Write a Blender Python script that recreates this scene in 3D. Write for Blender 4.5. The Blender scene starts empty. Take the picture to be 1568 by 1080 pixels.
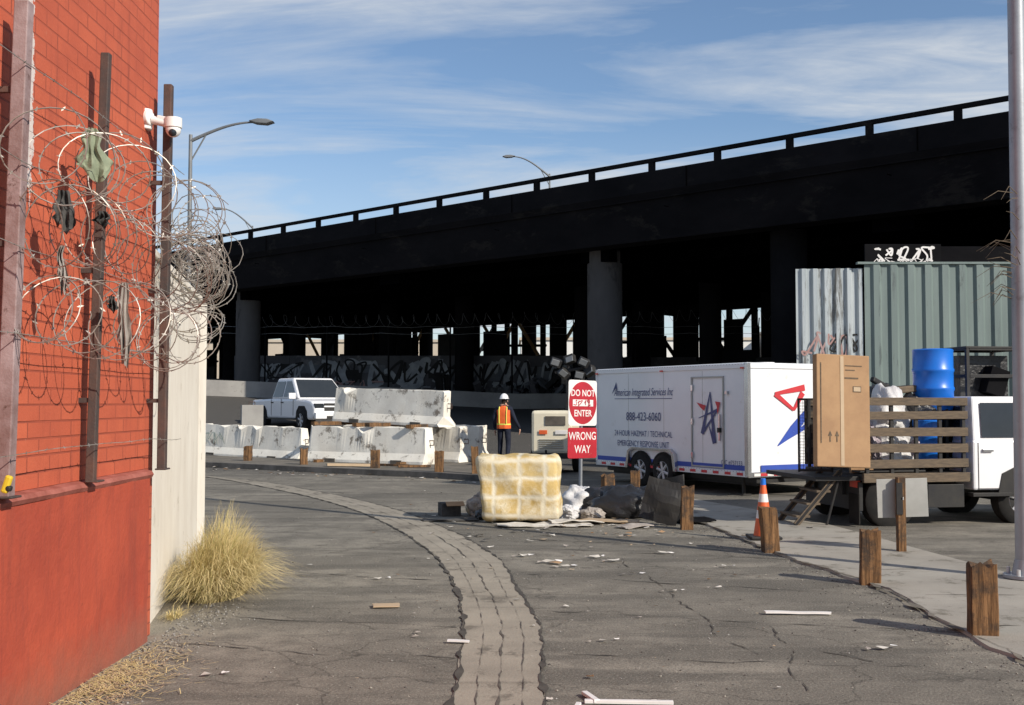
import bpy, math, random, bmesh
from mathutils import Vector, Matrix, Euler, noise
random.seed(7)
sc=bpy.context.scene
R=math.radians
# ---------------------------------------------------------------- materials
def nt(name):
    m=bpy.data.materials.new(name); m.use_nodes=True
    t=m.node_tree; b=t.nodes['Principled BSDF']
    return m,t,b
def N(t,typ,**kw):
    n=t.nodes.new(typ)
    for k,v in kw.items(): setattr(n,k,v)
    return n
def noise_n(t,vec,scale,detail=5,rough=.6,dist=0):
    n=N(t,'ShaderNodeTexNoise'); n.inputs['Scale'].default_value=scale
    n.inputs['Detail'].default_value=detail; n.inputs['Roughness'].default_value=rough
    n.inputs['Distortion'].default_value=dist
    t.links.new(vec,n.inputs['Vector']); return n.outputs['Fac']
def ramp(t,fac,a,b,ca=(0,0,0,1),cb=(1,1,1,1)):
    r=N(t,'ShaderNodeValToRGB'); r.color_ramp.elements[0].position=a; r.color_ramp.elements[1].position=b
    r.color_ramp.elements[0].color=ca; r.color_ramp.elements[1].color=cb
    t.links.new(fac,r.inputs['Fac']); return r.outputs['Color']
def mix(t,fac,a,b,mode='MIX'):
    m=N(t,'ShaderNodeMix',data_type='RGBA',blend_type=mode)
    for i,v in ((0,fac),(6,a),(7,b)):
        if hasattr(v,'links'): t.links.new(v,m.inputs[i])
        elif i==0: m.inputs[0].default_value=v
        else: m.inputs[i].default_value=(*v,1) if len(v)==3 else v
    return m.outputs[2]
def math_n(t,op,a,b=0.0):
    m=N(t,'ShaderNodeMath',operation=op)
    for i,v in ((0,a),(1,b)):
        if hasattr(v,'links'): t.links.new(v,m.inputs[i])
        else: m.inputs[i].default_value=v
    return m.outputs[0]
def bump(t,b,h,strength=.3,dist=.02):
    n=N(t,'ShaderNodeBump'); n.inputs['Strength'].default_value=strength; n.inputs['Distance'].default_value=dist
    t.links.new(h,n.inputs['Height']); t.links.new(n.outputs[0],b.inputs['Normal'])
def pos(t): return N(t,'ShaderNodeNewGeometry').outputs['Position']
def wmat(name,c1,c2=None,scale=3,rough=.8,bs=.25,bscale=40,metal=0,dirt=None,dth=.6,dscale=2,bd=.01,stretch=None,spec=None):
    m,t,b=nt(name); v=pos(t)
    if stretch:
        mp=N(t,'ShaderNodeMapping'); mp.inputs['Scale'].default_value=stretch; t.links.new(v,mp.inputs[0]); v=mp.outputs[0]
    if c2 is None: c2=tuple(x*.75 for x in c1)
    f=noise_n(t,v,scale,5,.65)
    c=mix(t,ramp(t,f,.35,.65),c1,c2)
    if dirt is not None:
        f2=noise_n(t,v,dscale,8,.75,.3)
        c=mix(t,ramp(t,f2,dth,dth+.08),c,dirt)
    t.links.new(c,b.inputs['Base Color'])
    b.inputs['Roughness'].default_value=rough; b.inputs['Metallic'].default_value=metal
    if spec is None and rough>=.8: spec=.2
    if spec is not None: b.inputs['Specular IOR Level'].default_value=spec
    if bs: bump(t,b,noise_n(t,v,bscale,4),bs,bd)
    return m
M={}
def brickmat():
    m,t,b=nt('painted_brick'); p=pos(t)
    s=N(t,'ShaderNodeSeparateXYZ'); t.links.new(p,s.inputs[0])
    cb=N(t,'ShaderNodeCombineXYZ'); t.links.new(math_n(t,'ADD',s.outputs[1],s.outputs[0]),cb.inputs[0]); t.links.new(s.outputs[2],cb.inputs[1])
    br=N(t,'ShaderNodeTexBrick'); br.inputs['Scale'].default_value=1
    br.inputs['Brick Width'].default_value=.30; br.inputs['Row Height'].default_value=.094
    br.inputs['Mortar Size'].default_value=.006; br.inputs['Mortar Smooth'].default_value=.35
    t.links.new(cb.outputs[0],br.inputs['Vector'])
    br.inputs['Color1'].default_value=(.60,.135,.062,1); br.inputs['Color2'].default_value=(.50,.105,.05,1)
    br.inputs['Mortar'].default_value=(.26,.055,.03,1)
    f=noise_n(t,p,1.3,8,.7)
    c=mix(t,ramp(t,f,.35,.7),br.outputs['Color'],(.42,.085,.042))
    c=mix(t,math_n(t,'MULTIPLY',ramp(t,noise_n(t,p,14,8,.8),.62,.7),.5),c,(.58,.30,.2))
    mp=N(t,'ShaderNodeMapping'); mp.inputs['Scale'].default_value=(3,3,.25); t.links.new(p,mp.inputs[0])
    c=mix(t,math_n(t,'MULTIPLY',ramp(t,noise_n(t,mp.outputs[0],2.2,6,.7),.54,.70),.55),c,(.22,.045,.03))
    yy=math_n(t,'ADD',s.outputs[1],math_n(t,'MULTIPLY',noise_n(t,p,6,6,.8),.25))
    a=math_n(t,'GREATER_THAN',yy,6.0); bb=math_n(t,'LESS_THAN',yy,6.22)
    zz=math_n(t,'GREATER_THAN',math_n(t,'ADD',s.outputs[2],noise_n(t,p,3,6)),3.35)
    pk=ramp(t,noise_n(t,p,16,8,.8),.34,.44)
    k=math_n(t,'MULTIPLY',math_n(t,'MULTIPLY',a,bb),math_n(t,'MULTIPLY',zz,pk))
    c=mix(t,k,c,(.62,.55,.52))
    t.links.new(c,b.inputs['Base Color']); b.inputs['Roughness'].default_value=.75
    h=math_n(t,'ADD',math_n(t,'MULTIPLY',br.outputs['Fac'],-1.0),math_n(t,'MULTIPLY',noise_n(t,p,60,4),.3))
    bump(t,b,h,.8,.012); return m
M['brick']=brickmat()
def plinthmat():
    m,t,b=nt('red_plinth_paint'); p=pos(t); s=N(t,'ShaderNodeSeparateXYZ'); t.links.new(p,s.inputs[0])
    c=mix(t,ramp(t,noise_n(t,p,1.6,7,.7),.35,.65),(.45,.078,.038),(.35,.056,.03))
    mp=N(t,'ShaderNodeMapping'); mp.inputs['Scale'].default_value=(4,4,.4); t.links.new(p,mp.inputs[0])
    c=mix(t,math_n(t,'MULTIPLY',ramp(t,noise_n(t,mp.outputs[0],1.6,7,.75),.5,.68),.55),c,(.24,.048,.032))
    low=ramp(t,math_n(t,'ADD',s.outputs[2],math_n(t,'MULTIPLY',noise_n(t,p,5,7,.8),.5)),.2,.6,(1,1,1,1),(0,0,0,1))
    c=mix(t,math_n(t,'MULTIPLY',low,.75),c,(.24,.11,.075))
    c=mix(t,ramp(t,noise_n(t,p,22,6,.85),.69,.72),c,(.32,.17,.13))
    c=mix(t,ramp(t,noise_n(t,p,9,7,.85),.67,.70),c,(.12,.03,.02))
    t.links.new(c,b.inputs['Base Color']); b.inputs['Roughness'].default_value=.7
    bump(t,b,math_n(t,'ADD',noise_n(t,p,35,5),noise_n(t,p,3,4)),.35,.015); return m
M['plinth']=plinthmat()
M['plinthtop']=wmat('ledge_paint',(.40,.14,.11),(.26,.08,.06),6,.8)
M['whitewall']=wmat('white_wall_paint',(.80,.75,.66),(.70,.64,.55),2.5,.8,.3,30,dirt=(.42,.36,.28),dth=.60,dscale=4,stretch=(1,1,.4))
def asphalt():
    m,t,b=nt('asphalt_old'); p=pos(t)
    s=N(t,'ShaderNodeSeparateXYZ'); t.links.new(p,s.inputs[0])
    big=noise_n(t,p,.38,4,.6,.4); fine=noise_n(t,p,60,3,.8); mid=noise_n(t,p,2.6,7,.75)
    c=mix(t,ramp(t,big,.40,.58),(.165,.152,.128),(.27,.247,.205))
    c=mix(t,ramp(t,mid,.44,.64),c,(.150,.137,.115))
    mp=N(t,'ShaderNodeMapping'); mp.inputs['Rotation'].default_value=(0,0,.12); mp.inputs['Scale'].default_value=(.35,1.6,1); t.links.new(p,mp.inputs[0])
    c=mix(t,math_n(t,'MULTIPLY',ramp(t,noise_n(t,mp.outputs[0],1.1,6,.65),.5,.58),.6),c,(.10,.093,.08))
    c=mix(t,math_n(t,'MULTIPLY',ramp(t,noise_n(t,p,1.1,8,.8,.6),.58,.66),.5),c,(.085,.078,.068))
    dx=math_n(t,'ADD',s.outputs[0],math_n(t,'MULTIPLY',mid,1.6))
    dust=ramp(t,math_n(t,'ADD',math_n(t,'MULTIPLY',dx,.25),1.0),.42,.68,(1,1,1,1),(0,0,0,1))
    near=ramp(t,math_n(t,'MULTIPLY',s.outputs[1],.05),.42,.6,(1,1,1,1),(0,0,0,1))
    c=mix(t,math_n(t,'MULTIPLY',math_n(t,'MULTIPLY',dust,near),.75),c,(.36,.315,.24))
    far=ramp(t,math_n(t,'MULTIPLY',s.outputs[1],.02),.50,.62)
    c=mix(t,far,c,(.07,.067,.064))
    c=mix(t,ramp(t,fine,.56,.70),c,(.38,.35,.30))
    c=mix(t,ramp(t,fine,.34,.46,(1,1,1,1),(0,0,0,1)),c,(.07,.064,.056))
    nn=N(t,'ShaderNodeTexNoise'); nn.inputs['Scale'].default_value=2.2; nn.inputs['Detail'].default_value=5; t.links.new(p,nn.inputs['Vector'])
    ad=N(t,'ShaderNodeVectorMath',operation='MULTIPLY_ADD'); t.links.new(nn.outputs['Color'],ad.inputs[0]); ad.inputs[1].default_value=(.7,.7,0); t.links.new(p,ad.inputs[2])
    for sca,w,cc,am in ((.42,.006,1,.55),(1.4,.008,.75,.5),(4.5,.02,.5,.4)):
        mp2=N(t,'ShaderNodeMapping'); mp2.inputs['Scale'].default_value=(.8,1.3,0); t.links.new(ad.outputs[0],mp2.inputs[0])
        vo=N(t,'ShaderNodeTexVoronoi',feature='DISTANCE_TO_EDGE'); vo.inputs['Scale'].default_value=sca; t.links.new(mp2.outputs[0],vo.inputs['Vector'])
        k=ramp(t,vo.outputs['Distance'],.002,w*sca/.6 if sca<2 else .04,(1,1,1,1),(0,0,0,1))
        if cc<1: k=math_n(t,'MULTIPLY',k,ramp(t,noise_n(t,p,.5 if cc>.6 else .9,3),.54,.62))
        c=mix(t,math_n(t,'MULTIPLY',k,am),c,(.035,.032,.028))
    t.links.new(c,b.inputs['Base Color']); b.inputs['Roughness'].default_value=.92; b.inputs['Specular IOR Level'].default_value=.25
    bump(t,b,math_n(t,'ADD',fine,math_n(t,'MULTIPLY',mid,2)),.6,.012)
    return m
M['asphalt']=asphalt()
M['gutter']=wmat('gutter_concrete',(.34,.305,.25),(.27,.243,.20),2.2,.85,.5,50,dirt=(.17,.152,.125),dth=.54,dscale=1.6)
M['groove']=wmat('dark_seam',(.09,.08,.07),(.14,.125,.105),6,.9,0)
M['tar']=wmat('tar_crack',(.055,.05,.045),(.10,.092,.08),6,.9,0)  # gutter edge cracks, also the painted cable shadows on the road
M['pave']=wmat('pavement_concrete',(.37,.345,.30),(.29,.27,.235),1.2,.85,.4,60,dirt=(.175,.16,.13),dth=.55,dscale=2.4)
M['dirt']=wmat('dirty_pavement',(.19,.17,.145),(.12,.11,.092),1.5,.95,.5,30,dirt=(.28,.25,.20),dth=.58,dscale=4)
M['concrete']=wmat('concrete',(.34,.33,.31),(.25,.24,.23),.8,.85,.3,20,dirt=(.14,.13,.12),dth=.6)
M['kerbdark']=wmat('kerb_concrete',(.16,.15,.14),(.08,.075,.07),2,.9)
M['barrier']=wmat('barrier_concrete',(.86,.83,.75),(.72,.68,.60),1.4,.85,.4,18,dirt=(.24,.21,.175),dth=.55,dscale=2.6)
M['bridge']=wmat('sooty_concrete',(.0125,.0118,.0135),(.0065,.0065,.0078),.35,1,.3,6,dirt=(.021,.0195,.0185),dth=.56,dscale=.5,stretch=(1,1,2.2),spec=.08)  # soot, with the bridge's shade darkened into the base colour
M['bridge2']=wmat('sooty_underside',(.0028,.0028,.0033),(.002,.002,.0026),.3,1,0,spec=.0)  # under-deck shade put into a near-black base colour
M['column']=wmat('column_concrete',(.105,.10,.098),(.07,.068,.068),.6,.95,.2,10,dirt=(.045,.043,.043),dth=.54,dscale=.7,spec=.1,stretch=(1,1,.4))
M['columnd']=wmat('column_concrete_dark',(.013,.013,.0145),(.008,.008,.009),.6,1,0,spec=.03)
M['graf_wall']=wmat('painted_block_wall',(.11,.11,.115),(.06,.06,.068),.5,.9,.2,5,dirt=(.17,.17,.175),dth=.56,dscale=.6)
M['graf_white']=wmat('spray_paint_white',(.38,.40,.42),(.22,.24,.26),2,.8,0)
M['graf_grey']=wmat('spray_paint_grey',(.15,.16,.17),(.10,.11,.13),2,.8,0)
M['graf_blk']=wmat('spray_paint_black',(.02,.02,.02),(.03,.03,.03),2,.8,0)
M['graf_red']=wmat('spray_paint_red',(.36,.2,.18),(.36,.26,.25),2,.8,0)
M['graf_green']=wmat('spray_paint_green',(.42,.50,.42),(.5,.54,.48),2,.8,0)
M['corr1']=wmat('galvanised_sheet',(.44,.48,.50),(.30,.34,.36),.9,.5,.1,30,metal=.15,dirt=(.13,.13,.125),dth=.52,stretch=(2.4,2.4,.3))
M['corr2']=wmat('green_grey_sheet',(.17,.22,.21),(.12,.16,.155),.7,.6,.1,30,dirt=(.07,.09,.09),dth=.58,stretch=(2,2,.25))
M['white']=wmat('white_enamel',(.82,.82,.83),(.76,.76,.78),.8,.3,0)
M['trailerw']=wmat('trailer_skin',(.80,.81,.83),(.74,.75,.77),.9,.35,.04,1.2,dirt=(.64,.63,.61),dth=.62,dscale=1.5)
M['black']=wmat('black_steel',(.02,.02,.022),(.035,.033,.03),4,.55,.1,spec=.3)
M['tyre']=wmat('tyre_rubber',(.018,.018,.018),(.03,.028,.026),6,.95,.2)
M['rim']=wmat('rim_metal',(.6,.6,.6),(.5,.5,.5),5,.4,0,metal=.3)
M['glass']=wmat('dark_glass',(.02,.025,.03),(.03,.035,.04),1,.03,0)
M['chrome']=wmat('chrome',(.6,.6,.62),(.5,.5,.52),3,.2,0,metal=.9)
M['blue']=wmat('blue_paint',(.03,.08,.42),(.03,.07,.36),3,.5,0)
M['navy']=wmat('navy_print',(.05,.07,.2),(.04,.06,.17),3,.5,0)
M['red']=wmat('red_print',(.55,.03,.04),(.5,.03,.04),3,.5,0)
M['signred']=wmat('sign_red',(.46,.025,.04),(.38,.025,.035),4,.4,0,dirt=(.5,.14,.14),dth=.62,dscale=9)
M['signwhite']=wmat('sign_white',(.8,.78,.76),(.7,.68,.66),4,.5,0)
M['barrel']=wmat('barrel_plastic',(.012,.17,.68),(.01,.14,.58),3,.35,0)
M['cardboard']=wmat('cardboard',(.41,.26,.145),(.34,.21,.12),3,.85,.1,30)
M['cardboard2']=wmat('cardboard_tape',(.48,.36,.23),(.42,.31,.2),3,.6,0)
M['galv']=wmat('galvanised_pole',(.36,.38,.41),(.27,.29,.32),2,.5,.1,20,metal=.4,dirt=(.2,.2,.21),dth=.58)
M['lampgalv']=wmat('lamp_pole_metal',(.22,.23,.24),(.16,.17,.18),2,.55,0,metal=.3)
M['sgrey']=wmat('sign_back_aluminium',(.42,.42,.40),(.34,.34,.32),3,.5,0,metal=.3)
M['stake']=wmat('weathered_stake_board',(.17,.13,.09),(.10,.08,.062),8,.85,.3,stretch=(1,1,6))
def woodmat():
    m,t,b=nt('weathered_timber'); tc=N(t,'ShaderNodeTexCoord').outputs['Object']
    mp=N(t,'ShaderNodeMapping'); mp.inputs['Scale'].default_value=(1,1,.06); t.links.new(tc,mp.inputs[0])
    f=noise_n(t,mp.outputs[0],38,8,.75); f2=noise_n(t,pos(t),4,6,.7)
    c=mix(t,ramp(t,f,.38,.62),(.07,.038,.02),(.29,.16,.075))
    c=mix(t,ramp(t,f2,.48,.62),c,(.065,.048,.037))
    t.links.new(c,b.inputs['Base Color']); b.inputs['Roughness'].default_value=.9; b.inputs['Specular IOR Level'].default_value=.2; bump(t,b,f,.8,.015); return m
M['wood']=woodmat()
M['post']=wmat('rusty_steel_post',(.05,.042,.04),(.11,.06,.045),5,.7,.3,60)
M['postpale']=wmat('faded_steel_post',(.36,.27,.27),(.20,.12,.11),4,.6,.3,60,dirt=(.1,.05,.04),dth=.57,dscale=6)
M['wire']=wmat('razor_wire_steel',(.42,.40,.37),(.26,.22,.18),9,.45,0,metal=.4)
M['rag']=wmat('dirty_cloth',(.30,.34,.24),(.20,.23,.16),9,.95,.3,60)
M['ragd']=wmat('dark_cloth',(.05,.05,.05),(.1,.095,.09),9,.95,.3,60)
M['ragg']=wmat('grey_cloth',(.42,.38,.34),(.27,.24,.22),9,.95,.3,60)
M['plastic']=wmat('white_plastic',(.8,.8,.78),(.75,.75,.73),3,.4,0)
M['bag']=wmat('black_bin_bag',(.014,.014,.016),(.02,.02,.022),4,.35,.5,14,bd=.03)
M['wbag']=wmat('white_bin_bag',(.7,.69,.68),(.5,.49,.5),4,.5,.6,14,bd=.03)
M['lav']=wmat('translucent_bag',(.45,.39,.42),(.3,.26,.3),4,.4,.6,14,bd=.03)
M['orange']=wmat('cone_orange',(.75,.13,.03),(.62,.1,.03),6,.5,0)
M['cream']=wmat('cream_enamel',(.78,.72,.56),(.68,.62,.48),2,.5,0,dirt=(.45,.38,.27),dth=.66)
M['vest']=wmat('hi_vis_orange',(.85,.16,.03),(.7,.11,.02),8,.7,.2,30)
M['vesty']=wmat('hi_vis_yellow',(.75,.8,.12),(.65,.7,.12),8,.6,0)
M['cloth']=wmat('navy_workwear',(.022,.027,.045),(.014,.017,.03),8,.9,.3,30)
M['skin']=wmat('skin',(.42,.24,.17),(.38,.21,.15),8,.6,0)
M['hair']=wmat('hair',(.03,.02,.015),(.02,.015,.01),8,.8,0)
M['straw']=wmat('dry_grass_blade',(.74,.60,.32),(.54,.43,.19),12,.8,0)
M['strawg']=wmat('green_grass_blade',(.30,.29,.10),(.42,.36,.14),12,.8,0)
M['paper']=wmat('litter_paper',(.66,.63,.58),(.45,.42,.37),6,.8,0)
M['bldg']=wmat('far_building',(.6,.52,.42),(.5,.43,.35),.1,.9,0)
M['bldg2']=wmat('far_building_white',(.8,.79,.76),(.7,.69,.66),.1,.9,0)
M['yellow']=wmat('yellow_plastic',(.7,.5,.03),(.6,.42,.03),5,.5,0)
M['amber']=wmat('amber_lens',(.7,.05,.02),(.6,.05,.02),5,.3,0)
M['ltwood']=wmat('new_timber',(.5,.32,.15),(.42,.26,.12),5,.8,0)
def foam():
    m,t,b=nt('stained_foam'); tc=N(t,'ShaderNodeTexCoord').outputs['Object']
    s=N(t,'ShaderNodeSeparateXYZ'); t.links.new(tc,s.inputs[0])
    n1=noise_n(t,tc,2.2,5,.6)
    w=math_n(t,'MULTIPLY',math_n(t,'SUBTRACT',n1,.5),.14)
    cb=N(t,'ShaderNodeCombineXYZ'); t.links.new(math_n(t,'ADD',math_n(t,'ADD',s.outputs[0],w),.41),cb.inputs[0]); t.links.new(math_n(t,'ADD',math_n(t,'ADD',s.outputs[2],w),-.08),cb.inputs[1])
    br=N(t,'ShaderNodeTexBrick'); br.offset=0; br.inputs['Scale'].default_value=1
    br.inputs['Brick Width'].default_value=.36; br.inputs['Row Height'].default_value=.26
    br.inputs['Mortar Size'].default_value=.055; br.inputs['Mortar Smooth'].default_value=1
    br.inputs['Color1'].default_value=(.50,.35,.13,1); br.inputs['Color2'].default_value=(.62,.48,.23,1); br.inputs['Mortar'].default_value=(.70,.65,.52,1)
    t.links.new(cb.outputs[0],br.inputs['Vector'])
    c=mix(t,ramp(t,noise_n(t,tc,3.0,6,.7),.46,.64),br.outputs['Color'],(.69,.62,.46))
    c=mix(t,ramp(t,noise_n(t,tc,5,7,.8),.61,.70),c,(.33,.25,.13))
    low=ramp(t,s.outputs[2],.0,.16,(1,1,1,1),(0,0,0,1)); c=mix(t,math_n(t,'MULTIPLY',low,.5),c,(.28,.22,.14))
    t.links.new(c,b.inputs['Base Color']); b.inputs['Roughness'].default_value=.8; b.inputs['Specular IOR Level'].default_value=.2
    bump(t,b,math_n(t,'ADD',math_n(t,'MULTIPLY',br.outputs['Fac'],-.25),noise_n(t,tc,6,6,.7)),.5,.03); return m
M['foam']=foam()

# ---------------------------------------------------------------- geometry helpers
def link(o): sc.collection.objects.link(o); return o
def root(name,loc=(0,0,0),rz=0):
    e=bpy.data.objects.new(name,None); e.location=loc; e.rotation_euler=(0,0,rz); e.empty_display_size=.3
    return link(e)
class MB:
    def __init__(s): s.v=[];s.f=[];s.m=[];s.mats=[]
    def mi(s,m):
        m=M[m]
        if m not in s.mats: s.mats.append(m)
        return s.mats.index(m)
    def add(s,vs,fs,m):
        o=len(s.v); s.v+= [tuple(v) for v in vs]; k=s.mi(m)
        for f in fs: s.f.append([i+o for i in f]); s.m.append(k)
    def box(s,c,d,m,rot=(0,0,0)):
        x,y,z=[q/2 for q in d]; E=Euler(rot).to_matrix(); c=Vector(c)
        vs=[E@Vector((a*x,b*y,e*z))+c for a,b,e in ((-1,-1,-1),(1,-1,-1),(1,1,-1),(-1,1,-1),(-1,-1,1),(1,-1,1),(1,1,1),(-1,1,1))]
        s.add(vs,[(0,3,2,1),(4,5,6,7),(0,1,5,4),(1,2,6,5),(2,3,7,6),(3,0,4,7)],m)
    def cyl(s,p0,p1,r0,r1,m,seg=16,caps=True):
        p0=Vector(p0);p1=Vector(p1);d=(p1-p0).normalized()
        a=d.orthogonal().normalized(); b=d.cross(a)
        vs=[]
        for p,r in ((p0,r0),(p1,r1)):
            for i in range(seg):
                t=2*math.pi*i/seg; vs.append(p+r*(math.cos(t)*a+math.sin(t)*b))
        fs=[(i,(i+1)%seg,seg+(i+1)%seg,seg+i) for i in range(seg)]
        if caps: fs+= [tuple(range(seg))[::-1],tuple(range(seg,2*seg))]
        s.add(vs,fs,m)
    def tube(s,pts,r,m,seg=6):
        pts=[Vector(p) for p in pts]; n=len(pts); up=None; vs=[]
        for i,p in enumerate(pts):
            d=(pts[min(i+1,n-1)]-pts[max(i-1,0)]).normalized()
            if up is None: up=d.orthogonal().normalized()
            up=(up-d*up.dot(d)).normalized(); b=d.cross(up)
            rr=r[i] if isinstance(r,(list,tuple)) else r
            for k in range(seg):
                t=2*math.pi*k/seg; vs.append(p+rr*(math.cos(t)*up+math.sin(t)*b))
        fs=[(i*seg+k,i*seg+(k+1)%seg,(i+1)*seg+(k+1)%seg,(i+1)*seg+k) for i in range(n-1) for k in range(seg)]
        fs+=[tuple(range(seg))[::-1],tuple(range((n-1)*seg,n*seg))]
        s.add(vs,fs,m)
    def poly(s,pts,m): s.add(pts,[tuple(range(len(pts)))],m)
    def prism(s,prof,axis,a,b,m):
        def mk(p,t):
            return {'x':(t,p[0],p[1]),'y':(p[0],t,p[1]),'z':(p[0],p[1],t)}[axis]
        n=len(prof); vs=[mk(p,a) for p in prof]+[mk(p,b) for p in prof]
        fs=[tuple(range(n)),tuple(range(n,2*n))[::-1]]+[(i,n+i,n+(i+1)%n,(i+1)%n) for i in range(n)]
        s.add(vs,fs,m)
    def build(s,name,parent=None,bevel=0,smooth=False,loc=(0,0,0),rz=0,fix=True):
        me=bpy.data.meshes.new(name); me.from_pydata(s.v,[],s.f)
        for m in s.mats: me.materials.append(m)
        me.polygons.foreach_set('material_index',s.m); me.update()
        if fix:
            bm=bmesh.new(); bm.from_mesh(me); bmesh.ops.recalc_face_normals(bm,faces=bm.faces); bm.to_mesh(me); bm.free()
        o=bpy.data.objects.new(name,me); link(o); o.location=loc; o.rotation_euler=(0,0,rz)
        if parent: o.parent=parent
        if smooth:
            for p in me.polygons: p.use_smooth=True
            try: me.set_sharp_from_angle(angle=R(40))
            except Exception: pass
        if bevel:
            b=o.modifiers.new('bevel','BEVEL'); b.width=bevel; b.segments=2; b.limit_method='ANGLE'; b.angle_limit=R(35)
        return o
def text(name,parent,body,size,loc,rot,mat,sx=1,shear=0,align='CENTER',bold=0):
    cu=bpy.data.curves.new(name,'FONT'); cu.body=body; cu.size=size; cu.align_x=align; cu.align_y='CENTER'; cu.shear=shear; cu.offset=bold
    cu.resolution_u=3
    o=bpy.data.objects.new(name,cu); link(o)
    bpy.context.view_layer.update()
    me=bpy.data.meshes.new_from_object(o.evaluated_get(bpy.context.evaluated_depsgraph_get()))
    bpy.data.objects.remove(o)
    me.materials.clear(); me.materials.append(M[mat])
    o=bpy.data.objects.new(name,me); link(o); o.parent=parent; o.location=loc; o.rotation_euler=rot; o.scale=(sx,1,1)
    return o
def interp(pts,n):
    out=[]
    P=[Vector(p) for p in pts]; P=[2*P[0]-P[1]]+P+[2*P[-1]-P[-2]]
    for i in range(1,len(P)-2):
        for k in range(n):
            t=k/n; a,b,c,d=P[i-1:i+3]
            out.append(.5*((2*b)+(-a+c)*t+(2*a-5*b+4*c-d)*t*t+(-a+3*b-3*c+d)*t**3))
    out.append(P[-2]); return out
def scribble(b,x0,z0,w,h,n,lw,y,mat,rnd,slant=.2):
    cw=w/n; yy=y
    for i in range(n):
        cx=x0+cw*(i+.5); k=rnd.choice([4,5,5,6])
        pts=[(cx+cw*.55*rnd.choice([-1,-.4,.4,1])+rnd.uniform(-.1,.1)*cw, z0+h*rnd.choice([0,.1,.5,.9,1])+rnd.uniform(-.08,.08)*h) for _ in range(k)]
        P=[Vector((px+(pz-z0)*slant,pz,0)) for px,pz in pts]; C=interp([tuple(p) for p in P],6)
        yy-=.0015; vs=[]
        for j,p in enumerate(C):
            d=(C[min(j+1,len(C)-1)]-C[max(j-1,0)]); d=d.normalized() if d.length>1e-6 else Vector((1,0,0)); nn=Vector((-d.y,d.x,0))*lw
            vs+=[(p.x-nn.x,yy-j*.00003,p.y-nn.y),(p.x+nn.x,yy-j*.00003,p.y+nn.y)]
        b.add(vs,[(2*j,2*j+1,2*j+3,2*j+2) for j in range(len(C)-1)],mat)
    return yy
def sstep(x): x=max(0,min(1,x)); return x*x*(3-2*x)
def gz(x,y):
    s=.058+.0025*max(0,min(20,-x)); s*=1-.6*sstep((x-3)/10)
    t=max(0,min(31,y-31)); 
    return s*t*sstep(t/5)
# ---------------------------------------------------------------- ground
def ground():
    xs=[-600,-300,-150,-80,-50,-35]+[-25+i*1.0 for i in range(51)]+[35,50,80,150,300,600]
    ys=[-60,-30,-10,0]+[4+i*2 for i in range(13)]+[29+i*.75 for i in range(46)]+[66,75,100,160,300,700,1500]
    vs=[(x,y,gz(x,y)) for y in ys for x in xs]; nx=len(xs)
    fs=[(j*nx+i,j*nx+i+1,(j+1)*nx+i+1,(j+1)*nx+i) for j in range(len(ys)-1) for i in range(nx-1)]
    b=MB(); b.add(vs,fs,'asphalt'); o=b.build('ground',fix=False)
    for p in o.data.polygons: p.use_smooth=True
ground()
gl=[(-.22,2),(-.31,4.5),(-.33,6.3),(-.36,8.4),(-.51,10.2),(-.87,12.5),(-1.75,15.7),(-3.05,19),(-5.0,22.6),(-7.3,26),(-11,29.5),(-16,32)]
gr=[(.3,2),(.22,4.5),(.18,6.3),(.21,8.4),(.06,10.2),(-.2,12.5),(-.97,15.4),(-2.1,18.4),(-3.8,21.6),(-6.0,24.9),(-10,28.6),(-15,31)]
A=interp([(x,y,0) for x,y in gl],8); B=interp([(x,y,0) for x,y in gr],8)
b=MB(); vs=[];fs=[]
for i,(p,q) in enumerate(zip(A,B)):
    j1=.04*noise.noise(Vector((p.x*2,p.y*2,0))); j2=.04*noise.noise(Vector((q.x*2,q.y*2,7)))
    for k in range(5):
        t=k/4; w=p.lerp(q,t); vs.append((w.x+(j1 if k==0 else j2 if k==4 else 0),w.y,.006+gz(w.x,w.y)))
n=len(A)
fs=[(i*5+k,i*5+k+1,(i+1)*5+k+1,(i+1)*5+k) for i in range(n-1) for k in range(4)]
b.add(vs,fs,'gutter')
def ragline(b,C,w,z,mat,seed,amp=1):
    vs=[];n=len(C)
    for i,c in enumerate(C):
        d=(C[min(i+1,n-1)]-C[max(i-1,0)]).normalized(); nn=Vector((-d.y,d.x,0)); k=noise.noise(Vector((c.x*5,c.y*5,seed)))
        ww=w*max(.10,.5+1.8*k); off=nn*amp*(.05*noise.noise(Vector((c.x*2.3,c.y*2.3,seed+4)))+.025*noise.noise(Vector((c.x*11,c.y*11,seed+4))))
        p=c+off; zz=z+gz(p.x,p.y)
        vs+=[(p.x-nn.x*ww,p.y-nn.y*ww,zz),(p.x+nn.x*ww,p.y+nn.y*ww,zz)]
    b.add(vs,[(2*i,2*i+1,2*i+3,2*i+2) for i in range(n-1)],mat)
for t0,w,mm,am in ((.5,.008,'groove',.5),(0.0,.020,'tar',.6),(1.0,.020,'tar',.6),(.25,.003,'groove',.3),(.76,.003,'groove',.3)):
    C=interp([tuple(p.lerp(q,t0)) for p,q in zip(A,B)],5)
    ragline(b,C,w,.0105,mm,t0*9,am)
for i in range(8,n,10):
    p,q=A[i],B[i]; d=(q-p); nrm=Vector((-d.y,d.x,0)).normalized()*.003
    b.poly([(p-nrm)+Vector((0,0,.014)),(q-nrm)+Vector((0,0,.014)),(q+nrm)+Vector((0,0,.014)),(p+nrm)+Vector((0,0,.014))],'groove')
b.build('gutter',fix=False)
b=MB()  # dark strips: road cracks plus painted shadows of overhead cables
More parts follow.
